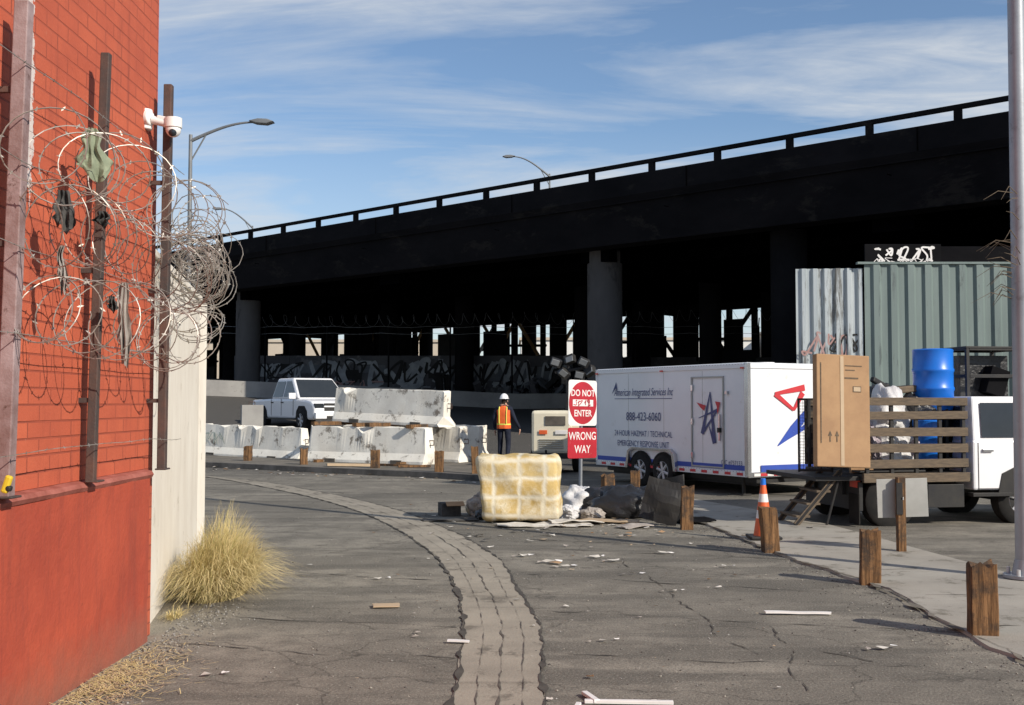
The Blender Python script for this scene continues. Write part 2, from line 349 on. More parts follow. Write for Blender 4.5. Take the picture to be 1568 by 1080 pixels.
for k,(a_,c_,w) in enumerate((((-3.0,15.5),(2.6,12.9),.010),((-2.4,13.4),(-.9,13.0),.007),((.2,13.2),(3.0,12.2),.009),((-2.5,11.4),(-.6,10.7),.008),((.1,11.2),(3.2,9.9),.008),((-2.3,8.9),(-.4,8.55),.006),((.25,9.2),(3.3,8.3),.007),((.3,7.6),(3.3,7.1),.006),((-2.5,7.9),(-.4,7.5),.006),((1.2,12.2),(1.6,7.6),.006),((2.0,8.6),(1.7,6.6),.006),((-6,22),(3,19.8),.016),((-4.2,18.4),(2.4,16.9),.011),((1.6,8.3),(2.4,7.4),.007))):
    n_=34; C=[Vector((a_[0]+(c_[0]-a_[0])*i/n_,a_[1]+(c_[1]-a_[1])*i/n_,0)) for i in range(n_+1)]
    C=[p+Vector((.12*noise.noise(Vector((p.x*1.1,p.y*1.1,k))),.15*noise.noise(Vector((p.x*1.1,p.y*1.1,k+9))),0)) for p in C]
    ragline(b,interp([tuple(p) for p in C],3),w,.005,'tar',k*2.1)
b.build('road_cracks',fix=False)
pl=[(3.5,-2),(3.42,3),(3.36,7.3),(3.33,8.6),(3.36,10.4),(3.0,12.5),(2.65,16.3),(2.3,19.5)]
pr=[(5.2,-2),(5.15,3),(5.1,7.3),(5.08,8.6),(5.0,10.4),(4.75,12.5),(4.25,16.3),(3.1,19.9)]
A=interp([(x,y,0) for x,y in pl],10); B=interp([(x,y,0) for x,y in pr],10)
b=MB(); vs=[];fs=[]
for i,(p,q) in enumerate(zip(A,B)):
    jj=.12*noise.noise(Vector((p.x*2,p.y*2.2,3)))
    vs+=[(p.x+jj,p.y,0),(p.x+jj+.01,p.y,.022),(q.x,q.y,.022),(q.x,q.y,.0)]
n=len(A); fs=[(i*4+k,i*4+k+1,(i+1)*4+k+1,(i+1)*4+k) for i in range(n-1) for k in range(3)]
b.add(vs,fs,'pave')
for i in range(5,n,8):
    p,q=A[i],B[i]; C=[p.lerp(q,k/20) for k in range(3,21)]; ragline(b,C,.008,.026,'groove',i,.4)
ragline(b,interp([tuple(p) for p in A],3),.03,.0265,'dirt',3)
b.build('pavement',fix=False)
fr=[(-16,33.5),(-8.9,30.2),(-5,27.6),(-2,25.6),(-.7,24.5),(.2,24.4),(.9,25.3)]
A=interp([(x,y,0) for x,y in fr],5)
b=MB(); pts=[(p.x,p.y) for p in A]+[(1.3,35),(-16,40)]
b.prism(pts,'z',-.05,.12,'dirt')
for p,q in zip(A[:-1],A[1:]):
    d=(q-p); c=(p+q)/2; b.box((c.x,c.y,.068),(d.length+.01,.16,.13),'kerbdark',(0,0,math.atan2(d.y,d.x)))
b.build('pavement_island')
# ---------------------------------------------------------------- brick building
r_=root('brick_building')
b=MB(); b.box((-5.66,2.13,4.7),(6,12.24,9.4),'brick'); b.build('wall',r_,.01)
b=MB()
b.box((-5.02,1.02,.58),(4.8,14.0,1.19),'plinth')
vs=[];ny,nz_=140,12
for j in range(nz_+1):
    for i in range(ny+1):
        y=-5.98+14.0*i/ny; z=1.175*j/nz_; vs.append((-2.605+.012*noise.noise(Vector((y*1.5,z*2,1)))+.004*noise.noise(Vector((y*9,z*9,1))),y,z))
b.add(vs,[(j*(ny+1)+i,j*(ny+1)+i+1,(j+1)*(ny+1)+i+1,(j+1)*(ny+1)+i) for j in range(nz_) for i in range(ny)],'plinth')
b.build('plinth',r_,0)
b=MB(); 
vs=[];P=[(-2.66,1.225),(-2.60,1.215),(-2.585,1.19),(-2.60,1.165)]
for i in range(ny+1):
    y=-5.98+14.03*i/ny; k=.008*noise.noise(Vector((y*4,0,3)))
    vs+=[(x+(k if x>-2.65 else 0),y,z+k*.7) for x,z in P]
b.add(vs,[(i*4+k,i*4+k+1,(i+1)*4+k+1,(i+1)*4+k) for i in range(ny) for k in range(3)]+[(ny*4,ny*4+1,ny*4+2,ny*4+3)],'plinthtop'); b.build('ledge',r_)
for i,(x,y,zt,lean,mm,w) in enumerate(((-2.555,5.67,3.78,.05,'postpale',.075),(-2.555,6.83,3.88,.05,'post',.055),(-2.54,8.10,4.05,.01,'post',.06))):
    rr=root('fence_post'); b=MB()
    b.box((0,0,(zt-1.22)/2),(w,w,zt-1.22),mm,(0,math.atan(lean/2.6)*1.0,0)); b.box((0,0,.005),(.08,.12,.012),'post')
    b.build('post',rr,.006); rr.location=(x,y,1.22)
    b=MB()
    for z in (.5,1.3,2.1): b.box((-.06,0,z),(.12,.03,.03),'post')
    b.build('brackets',rr)
rr=root('fence_post'); b=MB(); b.cyl((-2.58,5.35,1.22),(-2.58,5.35,4.2),.02,.02,'post',8); b.build('rod',rr)
rr=root('white_boundary_wall'); b=MB()
p0=Vector((-2.72,8.28)); p1=Vector((-3.46,12.3)); d=(p1-p0); ang=math.atan2(d.y,d.x); c=(p0+p1)/2
nrm=Vector((-d.y,d.x)).normalized()*.13
b.box((c.x+nrm.x,c.y+nrm.y,1.38),(d.length,.25,2.9),'whitewall',(0,0,ang)); b.build('wall_body',rr,.012)
b=MB(); b.box((c.x+nrm.x,c.y+nrm.y,2.86),(d.length+.02,.3,.06),'whitewall',(0,0,ang)); b.build('coping',rr,.01)
b=MB(); b.box((-6.6,12.6,1.38),(6.3,.25,2.9),'whitewall',(0,0,-.06)); b.build('return_wall',rr,.01)
# razor wire
def helix(p0,p1,r,turns,seedn):
    p0=Vector(p0);p1=Vector(p1); n=int(turns*26); pts=[]
    d=(p1-p0).normalized(); a=d.orthogonal().normalized(); c=d.cross(a)
    for i in range(n+1):
        t=i/n; th=t*turns*2*math.pi; k=noise.noise(Vector((t*turns*.45,seedn,0)))
        rr=r*(1+.3*k); off=d*(.22*noise.noise(Vector((t*turns*1.3,seedn,5))))
        ce=p0.lerp(p1,t)+Vector((.04*k,0,.12*noise.noise(Vector((t*turns*.3,seedn,9)))))
        pts.append(ce+off+rr*(math.cos(th)*a+math.sin(th)*c)+d*(.07*math.sin(th+seedn)))
    return pts
def wirecoil(b,pts,r=.0036,barb=.017):
    b.tube(pts,r,'wire',4)
    acc=0
    for p,q in zip(pts[:-1],pts[1:]):
        acc+=(q-p).length
        if acc>.07:
            acc=0; d=(q-p).normalized(); s=d.orthogonal().normalized(); s=Matrix.Rotation(random.uniform(0,6.28),3,d)@s
            b.add([p-s*barb-d*.008,p+d*.008,p+s*barb+d*.008,p-d*.008],[(0,1,2,3)],'wire')
rr=root('razor_wire'); 
for k,(z,x,t0) in enumerate(((3.06,-2.36,13),(2.62,-2.35,14),(2.17,-2.37,14))):
    b=MB(); wirecoil(b,helix((x,5.45,z-.02),(x,8.5,z+.02),.205,t0,k*3.7+1)); b.build('coil_%d'%(k+1),rr,fix=False)
b=MB()
for i in range(36):
    ce=Vector((-2.50+random.gauss(0,.055),8.75+random.gauss(0,.16),2.82+random.gauss(0,.11)))
    ax=Vector((random.gauss(.1,.35),1,random.gauss(0,.35))).normalized(); a=ax.orthogonal().normalized(); c=ax.cross(a); ra=random.uniform(.13,.27)
    wirecoil(b,[ce+ra*(math.cos(t*2*math.pi/24)*a+math.sin(t*2*math.pi/24)*c*random.uniform(.98,1.02)) for t in range(25)],.0034,.014)
b.build('end_bundle',rr,fix=False)
b=MB(); wirecoil(b,helix((-2.52,8.6,2.45),(-2.5,9.0,2.3),.19,5,8)); wirecoil(b,helix((-2.6,8.6,2.98),(-3.3,12.2,3.02),.15,11,8)); b.build('coil_on_wall',rr,fix=False)
b=MB()
for z in (3.45,2.95,2.5,2.05,1.45):
    pts=[Vector((-2.49+.01*noise.noise(Vector((y,z,0))),y,z+.03*noise.noise(Vector((y*1.5,z,3))))) for y in [5+i*.12 for i in range(29)]]
    wirecoil(b,pts,.0026,.014)
b.build('barbed_strands',rr,fix=False)
def cloth(name,top,w,h,mat,seed,dirx=(0.3,1,0),tri=.5):
    b=MB(); nx,nz=16,26; vs=[]; dx=Vector(dirx).normalized(); nr=Vector((dx.y,-dx.x,0))
    for j in range(nz+1):
        for i in range(nx+1):
            u=i/nx-.5; v=j/nz; ww=w*((1-tri)+tri*min(1,v*1.25)+.35*noise.noise(Vector((v*3.5,seed,0))))
            drop=h*v*(1-.30*abs(u-.12)*2*v+.22*noise.noise(Vector((u*5,seed,1))))
            p=Vector(top)+dx*(u*ww+.06*(v-.5)*w+.03*noise.noise(Vector((v*2,seed,2))))+Vector((0,0,-drop))+nr*(.014*math.sin(u*17+v*2.5+seed)*(.4+v)+.03*noise.noise(Vector((u*4,v*4,seed))))
            vs.append(p)
    fs=[(j*(nx+1)+i,j*(nx+1)+i+1,(j+1)*(nx+1)+i+1,(j+1)*(nx+1)+i) for j in range(nz) for i in range(nx)]
    b.add(vs,fs,mat); return b.build(name,smooth=True,fix=False)
cloth('hanging_rag',(-2.42,6.35,3.29),.19,.33,'rag',1,(1,.35,0),.75)
cloth('hanging_rag',(-2.42,5.95,2.85),.12,.24,'ragd',2,(1,.35,0))
cloth('hanging_rag',(-2.42,6.9,2.45),.085,.54,'ragg',5,(1,.35,0),.4)
cloth('hanging_rag',(-2.45,6.6,2.85),.10,.1,'ragd',7,(1,.35,0))
cloth('hanging_rag',(-2.42,5.95,2.55),.05,.28,'ragg',9,(1,.35,0))
cloth('hanging_rag',(-2.42,6.7,2.35),.06,.10,'ragd',14,(1,.35,0))
rr=root('security_camera',(-2.62,8.0,3.72)); b=MB()
b.cyl((-.05,0,.12),(-.05,0,-.03),.05,.05,'plastic',16); b.cyl((-.1,0,.05),(0,-.03,.05),.06,.055,'plastic',16)
b.cyl((0,-.02,.04),(.16,-.02,.0),.03,.03,'plastic',12); b.box((.12,-.02,.03),(.16,.05,.05),'plastic',(0,.2,0)); b.build('mount',rr,.008,True)
b=MB()
def sphere(b,c,r,m,su=16,sv=10,sc_=(1,1,1)):
    c=Vector(c); vs=[];fs=[]
    for j in range(sv+1):
        ph=math.pi*j/sv
        for i in range(su):
            th=2*math.pi*i/su; vs.append(c+Vector((r*sc_[0]*math.sin(ph)*math.cos(th),r*sc_[1]*math.sin(ph)*math.sin(th),r*sc_[2]*math.cos(ph))))
    fs=[(j*su+i,j*su+(i+1)%su,(j+1)*su+(i+1)%su,(j+1)*su+i) for j in range(sv) for i in range(su)]
    b.add(vs,fs,m)
b.cyl((.16,-.02,.05),(.16,-.02,-.02),.062,.062,'plastic',20); sphere(b,(.16,-.02,-.035),.055,'plastic'); b.build('dome',rr,0,True)
b=MB(); sphere(b,(.165,-.05,-.06),.030,'glass'); b.build('lens',rr,0,True)
# ---------------------------------------------------------------- freeway overpass
U=Vector((-.747,.665,0)); V=Vector((.665,.747,0))
bo=Vector((13.45,30,0)); rz=math.atan2(U.y,U.x)
rr=root('highway_overpass',bo,rz)
X0,X1=-90,120
b=MB()
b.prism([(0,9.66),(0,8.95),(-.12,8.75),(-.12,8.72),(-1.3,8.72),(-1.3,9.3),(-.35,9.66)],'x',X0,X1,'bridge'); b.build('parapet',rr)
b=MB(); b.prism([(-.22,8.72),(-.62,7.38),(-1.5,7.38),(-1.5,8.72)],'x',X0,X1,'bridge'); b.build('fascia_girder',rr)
b=MB(); x=-60
while x<X1: b.box((x,.012,9.3),(.035,.03,.68),'bridge2'); b.box((x+.9,-.118,8.4),(.03,.25,.02),'bridge2'); x+=7.8
b.build('expansion_joints',rr)
b=MB()
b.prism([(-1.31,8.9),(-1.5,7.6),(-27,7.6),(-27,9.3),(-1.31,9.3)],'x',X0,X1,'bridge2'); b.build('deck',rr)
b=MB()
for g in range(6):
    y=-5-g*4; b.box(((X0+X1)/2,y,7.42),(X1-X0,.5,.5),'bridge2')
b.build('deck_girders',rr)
b=MB(); b.box(((X0+X1)/2,-.14,10.05),(X1-X0,.14,.13),'bridge'); 
x=-1.3-2.6*20
while x<X1: b.box((x,-.16,9.83),(.2,.16,.36),'bridge'); x+=2.6
b.build('railing',rr)
b=MB(); b.box(((X0+X1)/2,-26.8,9.3),(X1-X0,.3,.5),'bridge')
b.build('far_parapet',rr)
def loc_(x,y):
    d=Vector((x,y,0))-bo; return d.dot(U), d.dot(Vector((-U.y,U.x,0)))
fx,fy=loc_(2.9,41)
b=MB()
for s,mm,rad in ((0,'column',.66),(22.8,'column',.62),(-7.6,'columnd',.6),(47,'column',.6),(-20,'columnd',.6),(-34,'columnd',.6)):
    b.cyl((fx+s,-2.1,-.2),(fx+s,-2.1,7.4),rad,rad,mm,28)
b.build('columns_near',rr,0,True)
b=MB(); rnd=random.Random(5)
for row,yy in enumerate((-11,-18,-25.5)):
    for k in range(-8,20):
        xx=fx+k*(7.6-row*1.3)+row*2.3+rnd.uniform(-1,1)
        b.cyl((xx,yy,-.2),(xx,yy,7.4),.5,.5,'columnd',14)
b.build('columns_far',rr,0,True)
b=MB()
for k in range(-5,10):
    b.box((fx+k*11.4,-13.5,7.25),(1.3,24,.6),'bridge2')
b.build('cap_beams',rr)
rs=root('shoring_frame',bo,rz); b=MB()
for k in range(-5,34):
    xx=fx+k*2.1+rnd.uniform(-.7,.7); yy=-22+rnd.uniform(-1.5,1.5)
    b.box((xx,yy,3.7),(.26,.26,7.4),'columnd')
    mm=rnd.choice(['columnd','columnd','ltwood','columnd','signwhite'])
    if k%2: b.tube([(xx,yy,4.2),(xx+2.1,yy,6.9)],.12,mm,5)
    else: b.tube([(xx,yy,6.9),(xx+2.0,yy,4.4)],.12,mm,5)
    if k%3==0: b.tube([(xx,yy-.3,5.3),(xx+3.0,yy-.3,5.4)],.09,'columnd',5)
    if rnd.random()<.55:
        zt=rnd.choice([5.0,5.6,6.2,7.4,7.4]); b.box((xx+1.05,yy+.4,zt/2),(rnd.uniform(1.0,2.0),.06,zt),'columnd')
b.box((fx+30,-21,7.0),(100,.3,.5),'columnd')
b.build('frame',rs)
rs=root('scrap_sheet_fence',bo,rz); b=MB(); x=-40
while x<90:
    w=rnd.uniform(1.4,2.6); h=rnd.uniform(3.4,4.9) if rnd.random()<.8 else 5.8; b.box((x+w/2,-15+rnd.uniform(-.2,.2),h/2),(w,.06,h),rnd.choice(['columnd','columnd','graf_blk'])); x+=w
b.build('sheets',rs)
for i,(x,y,w,h,mm) in enumerate(((-62,125,40,9.5,'bldg2'),(-22,132,34,8.6,'bldg'),(14,128,26,8.6,'bldg2'),(40,120,24,9.4,'bldg'),(66,118,20,7.8,'bldg2'))):
    rb=root('warehouse_building',(x,y,0)); b=MB(); b.box((0,0,h/2),(w,14,h),mm); b.box((0,0,h+.15),(w+.4,14.4,.3),'bldg'); b.build('walls',rb)
    b=MB()
    for k in range(int(w/5)): b.box((-w/2+2.5+k*5,-7.01,h*.72),(2.2,.06,1.2),'glass')
    b.build('windows',rb)
# ---------------------------------------------------------------- graffiti wall & parapet
rr=root('graffiti_wall'); b=MB()
xs=-15
while xs<4.5:
    b.box((xs+1.5,60,2.6),(2.985,.25,3.36),'graf_wall'); xs+=3
b.build('block_wall',rr,.01)
b=MB()
xs=4.6
while xs<30:
    b.box((xs,60+.06*(int(xs*2)%2),2.4),(.5,.12,3.6),'corr2' if xs>12 else 'graf_wall'); xs+=.5
b.build('sheet_section',rr)
b=MB(); rnd=random.Random(11); y=59.87
for i in range(16):
    x=-14.5+i*1.25; y-=.0015; w=rnd.uniform(.8,1.8); z=rnd.uniform(2.6,3.5); h=rnd.uniform(.4,.75)
    b.poly([(x,y,z),(x+w,y,z+.05),(x+w,y,z+h),(x-.04,y,z+h-.03)],rnd.choice(['graf_grey','graf_blk','graf_grey','graf_white' if i%5==0 else 'graf_blk']))
for (x,z,w,h,n,lw,m) in ((-14.4,2.9,3.2,.9,5,.05,'graf_white'),(-14.2,3.1,2.8,.8,5,.04,'graf_blk'),(-11,2.75,3.2,1.2,5,.1,'graf_white'),(-10.9,2.8,3.1,1.1,5,.05,'graf_blk'),(-7.6,2.7,4.4,1.3,5,.13,'graf_white'),(-7.5,2.75,4.3,1.2,5,.06,'graf_blk'),(-3.1,2.6,4.2,1.4,6,.10,'graf_white'),(-3.0,2.6,4.2,1.3,6,.05,'graf_blk'),(1.3,2.3,3.4,1.4,5,.06,'graf_white'),(-6,2.3,9,.5,16,.025,'graf_white'),(4.8,2.4,3,1.2,5,.05,'graf_white'),(-12,2.5,5,.4,10,.025,'graf_red')):
    y=scribble(b,x,z,w,h,n,lw,y-.002,m,rnd,.12)
b.build('spray_paint',rr,fix=False)
rr=root('chain_link_fence'); b=MB()
for k in range(13):
    x=-16+k*3.2; g=gz(x,57.5); b.cyl((x,57.5,g),(x,57.5,5.7),.05,.05,'columnd',6); b.cyl((x,57.5,5.7),(x-.05,57.1,6.1),.03,.03,'columnd',5)
for z in (5.3,5.65): b.tube([(-18+k*.8,57.3+.03*math.sin(k),z+.04*math.sin(k*1.9)) for k in range(50)],.012,'lampgalv',4)
b.build('posts_and_wires',rr)
b=MB(); wp=helix((-13,57.2,5.9),(24,50.2,5.9),.28,60,3); b.tube(wp,.008,'lampgalv',3); b.build('razor_coil',rr,fix=False)
rr=root('concrete_parapet'); b=MB()
P=[(-30,50),(-17,52.5),(-8,54.5),(2,56),(12,56.5)]
for (x0,y0),(x1,y1) in zip(P[:-1],P[1:]):
    n_=6
    for k in range(n_):
        xa=x0+(x1-x0)*k/n_; ya=y0+(y1-y0)*k/n_; xb=x0+(x1-x0)*(k+1)/n_; yb=y0+(y1-y0)*(k+1)/n_
        za,zb=gz(xa,ya),gz(xb,yb); t=.14; h=.75
        vs=[(xa,ya-t,za-.3),(xb,yb-t,zb-.3),(xb,yb+t,zb-.3),(xa,ya+t,za-.3),(xa,ya-t,za+h),(xb,yb-t,zb+h),(xb,yb+t,zb+h),(xa,ya+t,za+h)]
        b.add(vs,[(0,3,2,1),(4,5,6,7),(0,1,5,4),(1,2,6,5),(2,3,7,6),(3,0,4,7)],'concrete')
b.build('parapet_wall',rr)
rr=root('debris_pile'); b=MB(); rnd=random.Random(3)
for i in range(70):
    x=rnd.gauss(1.8,2.2); y=rnd.uniform(57.5,59.5); z=gz(x,y)+rnd.uniform(.1,.9)
    b.box((x,y,z),(rnd.uniform(.1,.3),rnd.uniform(.1,.4),rnd.uniform(.5,1.9)),rnd.choice(['graf_blk','graf_grey','graf_wall','graf_wall','ragg' if i%9==0 else 'columnd']),(rnd.uniform(-.6,.6),rnd.uniform(-.8,.8),rnd.uniform(0,3)))
b.build('scrap',rr)
# ---------------------------------------------------------------- corrugated fence right
rr=root('corrugated_fence')
def corr(b,x0,x1,y0,y1,z0,z1,mat,pitch=.3,dep=.07):
    prof=[]; x=x0; vs=[]
    while x<x1+1e-4:
        t=(x-x0)/(x1-x0); y=y0+(y1-y0)*t
        prof+= [(x,y),(x+pitch*.35,y),(x+pitch*.5,y-dep),(x+pitch*.85,y-dep)]
        x+=pitch
    for (px,py) in prof: vs+=[(px,py,z0),(px,py,z1+.02*noise.noise(Vector((px*2,1,1))))]
    b.add(vs,[(2*i,2*i+2,2*i+3,2*i+1) for i in range(len(prof)-1)],mat)
b=MB(); corr(b,6.67,8.15,26,25.9,-.1,4.86,'corr1',.26); b.build('galvanised_panel',rr,fix=False)
b=MB(); corr(b,8.22,24,25.8,25.8,-.1,4.95,'corr2',.40,.06)
b.box((16,25.8,4.97),(15.9,.16,.05),'corr2'); b.build('painted_panel',rr,fix=False)
b=MB(); rnd=random.Random(8)
y=scribble(b,6.8,2.85,1.0,.45,4,.022,25.90,'graf_red',rnd,.2); y=scribble(b,7.45,2.95,.8,.35,4,.02,y,'graf_blk',rnd,.2); scribble(b,6.8,2.5,1.2,.3,6,.012,y,'graf_grey',rnd,.2)
b.build('spray_paint',rr,fix=False)
rr=root('graffiti_billboard'); b=MB(); b.box((11.5,26.9,4.9),(5.6,.3,1.2),'bridge'); b.box((9.45,26.72,5.26),(1.85,.05,.58),'columnd'); b.build('panel',rr,.01)
b=MB(); 
for x in (9.2,11.2,13.4): b.box((x,27,2.4),(.15,.15,4.9),'bridge')
b.build('posts',rr)
b=MB(); y=scribble(b,8.66,5.14,1.5,.30,9,.022,26.69,'signwhite',rnd,.25); scribble(b,8.7,5.08,1.5,.12,10,.008,y,'signwhite',rnd,.1); b.build('spray_paint',rr,fix=False)
# ---------------------------------------------------------------- jersey barriers
prof=[(-.31,0),(-.31,.08),(-.2,.28),(-.12,.96),(.12,.96),(.2,.28),(.31,.08),(.31,0)]
def barrier(p0,p1,z,sd=0,tilt=(0,0)):
    p0=Vector(p0);p1=Vector(p1);d=p1-p0;L=d.length
    rr=root('concrete_barrier',(p0.x,p0.y,z)); rr.rotation_euler=(tilt[0],tilt[1],math.atan2(d.y,d.x)); b=MB()
    n=44; vs=[]
    for i in range(n+1):
        x=L*i/n
        for (y,zz) in prof:
            k=.028*noise.noise(Vector((x*2.3,y*6,zz*4+sd*3.1)))
            if i in (0,n): k+=.12*noise.noise(Vector((y*9,zz*7,sd+i)))
            if zz>.9: k-=max(0,.30*noise.noise(Vector((x*2.2,y*9,sd*2.7)))-.05)
            vs.append((x+(k if i in (0,n) else 0),y+k*.6,zz+(k*1.2 if zz>.5 else 0)))
    m=len(prof)
    fs=[(i*m+k,i*m+(k+1)%m,(i+1)*m+(k+1)%m,(i+1)*m+k) for i in range(n) for k in range(m)]
    fs+=[tuple(range(m))[::-1],tuple(range(n*m,(n+1)*m))]
    b.add(vs,fs,'barrier'); b.build('body',rr,.012)
    b=MB()
    for x in (L*.22,L*.78):
        b.box((x,0,.05),(.35,.64,.11),'groove')
    b.tube([(0.02,0,.62),(-.12,0,.62),(-.12,0,.5),(.02,0,.5)],.014,'post',5); b.tube([(L-.02,0,.62),(L+.12,0,.62),(L+.12,0,.5),(L-.02,0,.5)],.014,'post',5)
    b.build('fork_slots_and_loops',rr)
    if sd==1:
        b=MB(); r2=random.Random(sd); ys=scribble(b,L*.08,.35,L*.25,.35,5,.012,-.215,'graf_green',r2,.1); b.build('spray_paint',rr,fix=False)
    return rr
barrier((-9.9,34.8),(-5.95,32.0),.12,1,(0,.015))
barrier((-5.5,30.7),(-2.12,28.75),.12,2)
barrier((-4.8,32.3),(-1.27,29.9),.12,3,(0,0))
barrier((-3.5,33.6),(-.80,30.9),.12,4)
barrier((-4.95,31.75),(-1.70,29.45),1.19,5,(0,.03))
barrier((-15.5,36.2),(-9.95,35.3),.30,6)
rr=root('timber_dunnage'); b=MB()
for t,dz in ((.08,.02),(.45,0),(.56,.0),(.9,-.03)):
    c=Vector((-5.1,31.5)).lerp(Vector((-1.9,29.4)),t); b.box((c.x,c.y,1.13+dz),(.16,1.9,.10),'wood',(0,0,-.62+.3*(t-.5))); 
for t in (.15,.85):
    c=Vector((-5.5,30.7)).lerp(Vector((-2.12,28.75)),t); b.box((c.x,c.y,.15),(.12,1.2,.09),'wood',(0,0,-.5))
b.build('blocks',rr)
rr=root('concrete_block',(-8.75,37.4,.75)); b=MB(); b.box((0,0,.45),(.7,.7,.9),'concrete',(0,0,.3)); b.tube([(-.1,0,.88),(-.1,0,1.0),(.1,0,1.0),(.1,0,.88)],.02,'post',6); b.build('block',rr,.03)
b=MB(); b.box((-4.0,28.0,.16),(1.3,.2,.06),'cardboard2',(0,.03,.3)); b.box((-3.0,28.1,.15),(.9,.14,.05),'wood',(0,0,-.5)); b.box((-2.4,27.4,.16),(.8,.14,.05),'wood',(0,0,.2)); b.build('timber_planks')
# ---------------------------------------------------------------- wooden bollards
def bollard(x,y,h,w,z=0,lean=(0,0)):
    rr=root('wooden_bollard',(x,y,z),random.uniform(-.35,.35)); b=MB(); n=8; vs=[]
    hw=w/2
    ring=[(-.93,-1),(-.3,-1),(.35,-1),(.93,-1),(1,-.93),(1,-.3),(1,.35),(1,.93),(.93,1),(.3,1),(-.35,1),(-.93,1),(-1,.93),(-1,.35),(-1,-.3),(-1,-.93)]; m=len(ring)
    for j in range(n+1):
        t=j/n
        for a,c in ring:
            k=.009*noise.noise(Vector((a*3+x,c*3,t*3)))
            vs.append((a*(hw+k)+lean[0]*t*h,c*(hw+k)+lean[1]*t*h,-.1+(h+.1)*t+(.05*noise.noise(Vector((a*1.5,c*1.5+x*3,1))) if j==n else 0)))
    fs=[(j*m+k,j*m+(k+1)%m,(j+1)*m+(k+1)%m,(j+1)*m+k) for j in range(n) for k in range(m)]
    top=len(vs); vs.append((lean[0]*h,lean[1]*h,h-.008)); fs+=[(n*m+k,n*m+(k+1)%m,top) for k in range(m)]
    b.add(vs,fs,'wood'); b.build('post',rr)
for a in ((3.44,8.2,.53,.18,.0),(3.37,10.55,.51,.175,.0,(.02,0)),(2.97,12.8,.51,.175,.0,(-.08,0)),(2.36,15.1,.58,.16,0,(.03,0)),(1.58,18.4,.52,.18),(-1.68,25.7,.5,.19,.1),(-3.35,27.3,.45,.19,.1),(-5.4,28.9,.42,.19,.1),(-7.3,30.8,.42,.19,.1),(-.82,25.2,.62,.16,.1,(-.05,0)),(2.1,19.0,.55,.16)):
    bollard(*a)
rr=root('utility_pole',(4.93,10.75,0)); b=MB(); b.cyl((0,0,.02),(.05,0,11),.088,.07,'galv',24); b.build('shaft',rr,0,True)
b=MB(); b.cyl((0,0,.03),(0,0,.06),.2,.2,'galv',24); b.cyl((0,0,.06),(0,0,.2),.12,.095,'galv',24)
for k in range(4): a=k*math.pi/2+.78; b.cyl((.16*math.cos(a),.16*math.sin(a),.05),(.16*math.cos(a),.16*math.sin(a),.12),.018,.018,'rim',8)
b.build('base_plate',rr,0,True)
rr=root('dry_vine'); b=MB(); rnd=random.Random(4)
for i in range(26):
    z=3.2+rnd.uniform(-.5,.6); a=rnd.uniform(2.2,4.4); l=rnd.uniform(.15,.4); p=Vector((4.93+.09*math.cos(a),10.7+.09*math.sin(a),z))
    b.tube([p,p+Vector((math.cos(a)*l*.5,math.sin(a)*.1,rnd.uniform(-.02,.08))),p+Vector((math.cos(a)*l,math.sin(a)*.2,rnd.uniform(-.12,.06)))],[.005,.004,.0015],'stake',4)
b.build('stems',rr,fix=False)
# ---------------------------------------------------------------- street lamps
def lamp(loc,h,armx,rise,r0=.09,z0=0,k=1.0):
    rr=root('street_lamp',loc); b=MB(); b.cyl((0,0,z0),(0,0,h),r0,r0*.6,'lampgalv',14); b.build('pole',rr,0,True)
    b=MB(); pts=[]
    for i in range(15):
        t=i/14; pts.append((armx*t,0,h-.15+rise*math.sin(t*math.pi/2)))
    b.tube(pts,[(.045-.022*i/14)*k for i in range(15)],'lampgalv',8)
    b.tube([(0,0,h-.65),(armx*.25,0,h-.15+rise*math.sin(.25*math.pi/2))],.02*k,'lampgalv',6)
    b.build('arm',rr,0,True)
    b=MB(); e=pts[-1]; s=1 if armx>0 else -1
    prof_=[(-.12,.02),(.1,.07),(.32,.06),(.48,.0),(.3,-.06),(.05,-.04)]
    b.prism([(e[0]+s*p[0]*k,e[2]+p[1]*k) for p in prof_],'y',-.12,.12,'lampgalv'); b.build('head',rr,.02)
    return rr
lamp((-7.6,26,0),8.05,1.50,.45,.07)
lamp((2.05,60,0),14.2,-2.0,1.1,.08,9,1.2)
lamp((-17.4,74,0),13.6,-2.1,1.3,.08,9,1.3)
# ---------------------------------------------------------------- wheels helper
def wheel(b,c,r,w,axis=(0,1,0),rimr=.6,side=-1):
    c=Vector(c); ax=Vector(axis)
    a=ax.orthogonal().normalized(); d=ax.cross(a); seg=28
    rings=[(-w/2,r*rimr),(-w/2,r*.9),(-w*.38,r),(w*.38,r),(w/2,r*.9),(w/2,r*rimr)]
    vs=[];
    for (o,rr_) in rings:
        for i in range(seg):
            t=2*math.pi*i/seg; vs.append(c+ax*o+rr_*(math.cos(t)*a+math.sin(t)*d))
    n=len(rings); b.add(vs,[(k*seg+i,k*seg+(i+1)%seg,(k+1)*seg+(i+1)%seg,(k+1)*seg+i) for k in range(n-1) for i in range(seg)],'tyre')
    o=side*w/2
    b.cyl(c+ax*(o*.55),c+ax*(o*.7),r*rimr,r*rimr,'rim',seg)
    b.cyl(c+ax*(o*.7),c+ax*(o*.74),r*rimr*.9,r*rimr*.75,'black',seg)
    b.cyl(c+ax*(o*.86),c+ax*(o*1.02),r*rimr*1.02,r*rimr*.96,'rim',seg,False)
    for k in range(6):
        t=k*math.pi/3; dd=(math.cos(t)*a+math.sin(t)*d)
        b.tube([c+ax*(o*.8)+dd*r*.1,c+ax*(o*.8)+dd*r*rimr*.95],r*.085,'rim',6)
    b.cyl(c+ax*(o*.7),c+ax*(o*.95),r*.18,r*.14,'rim',12)
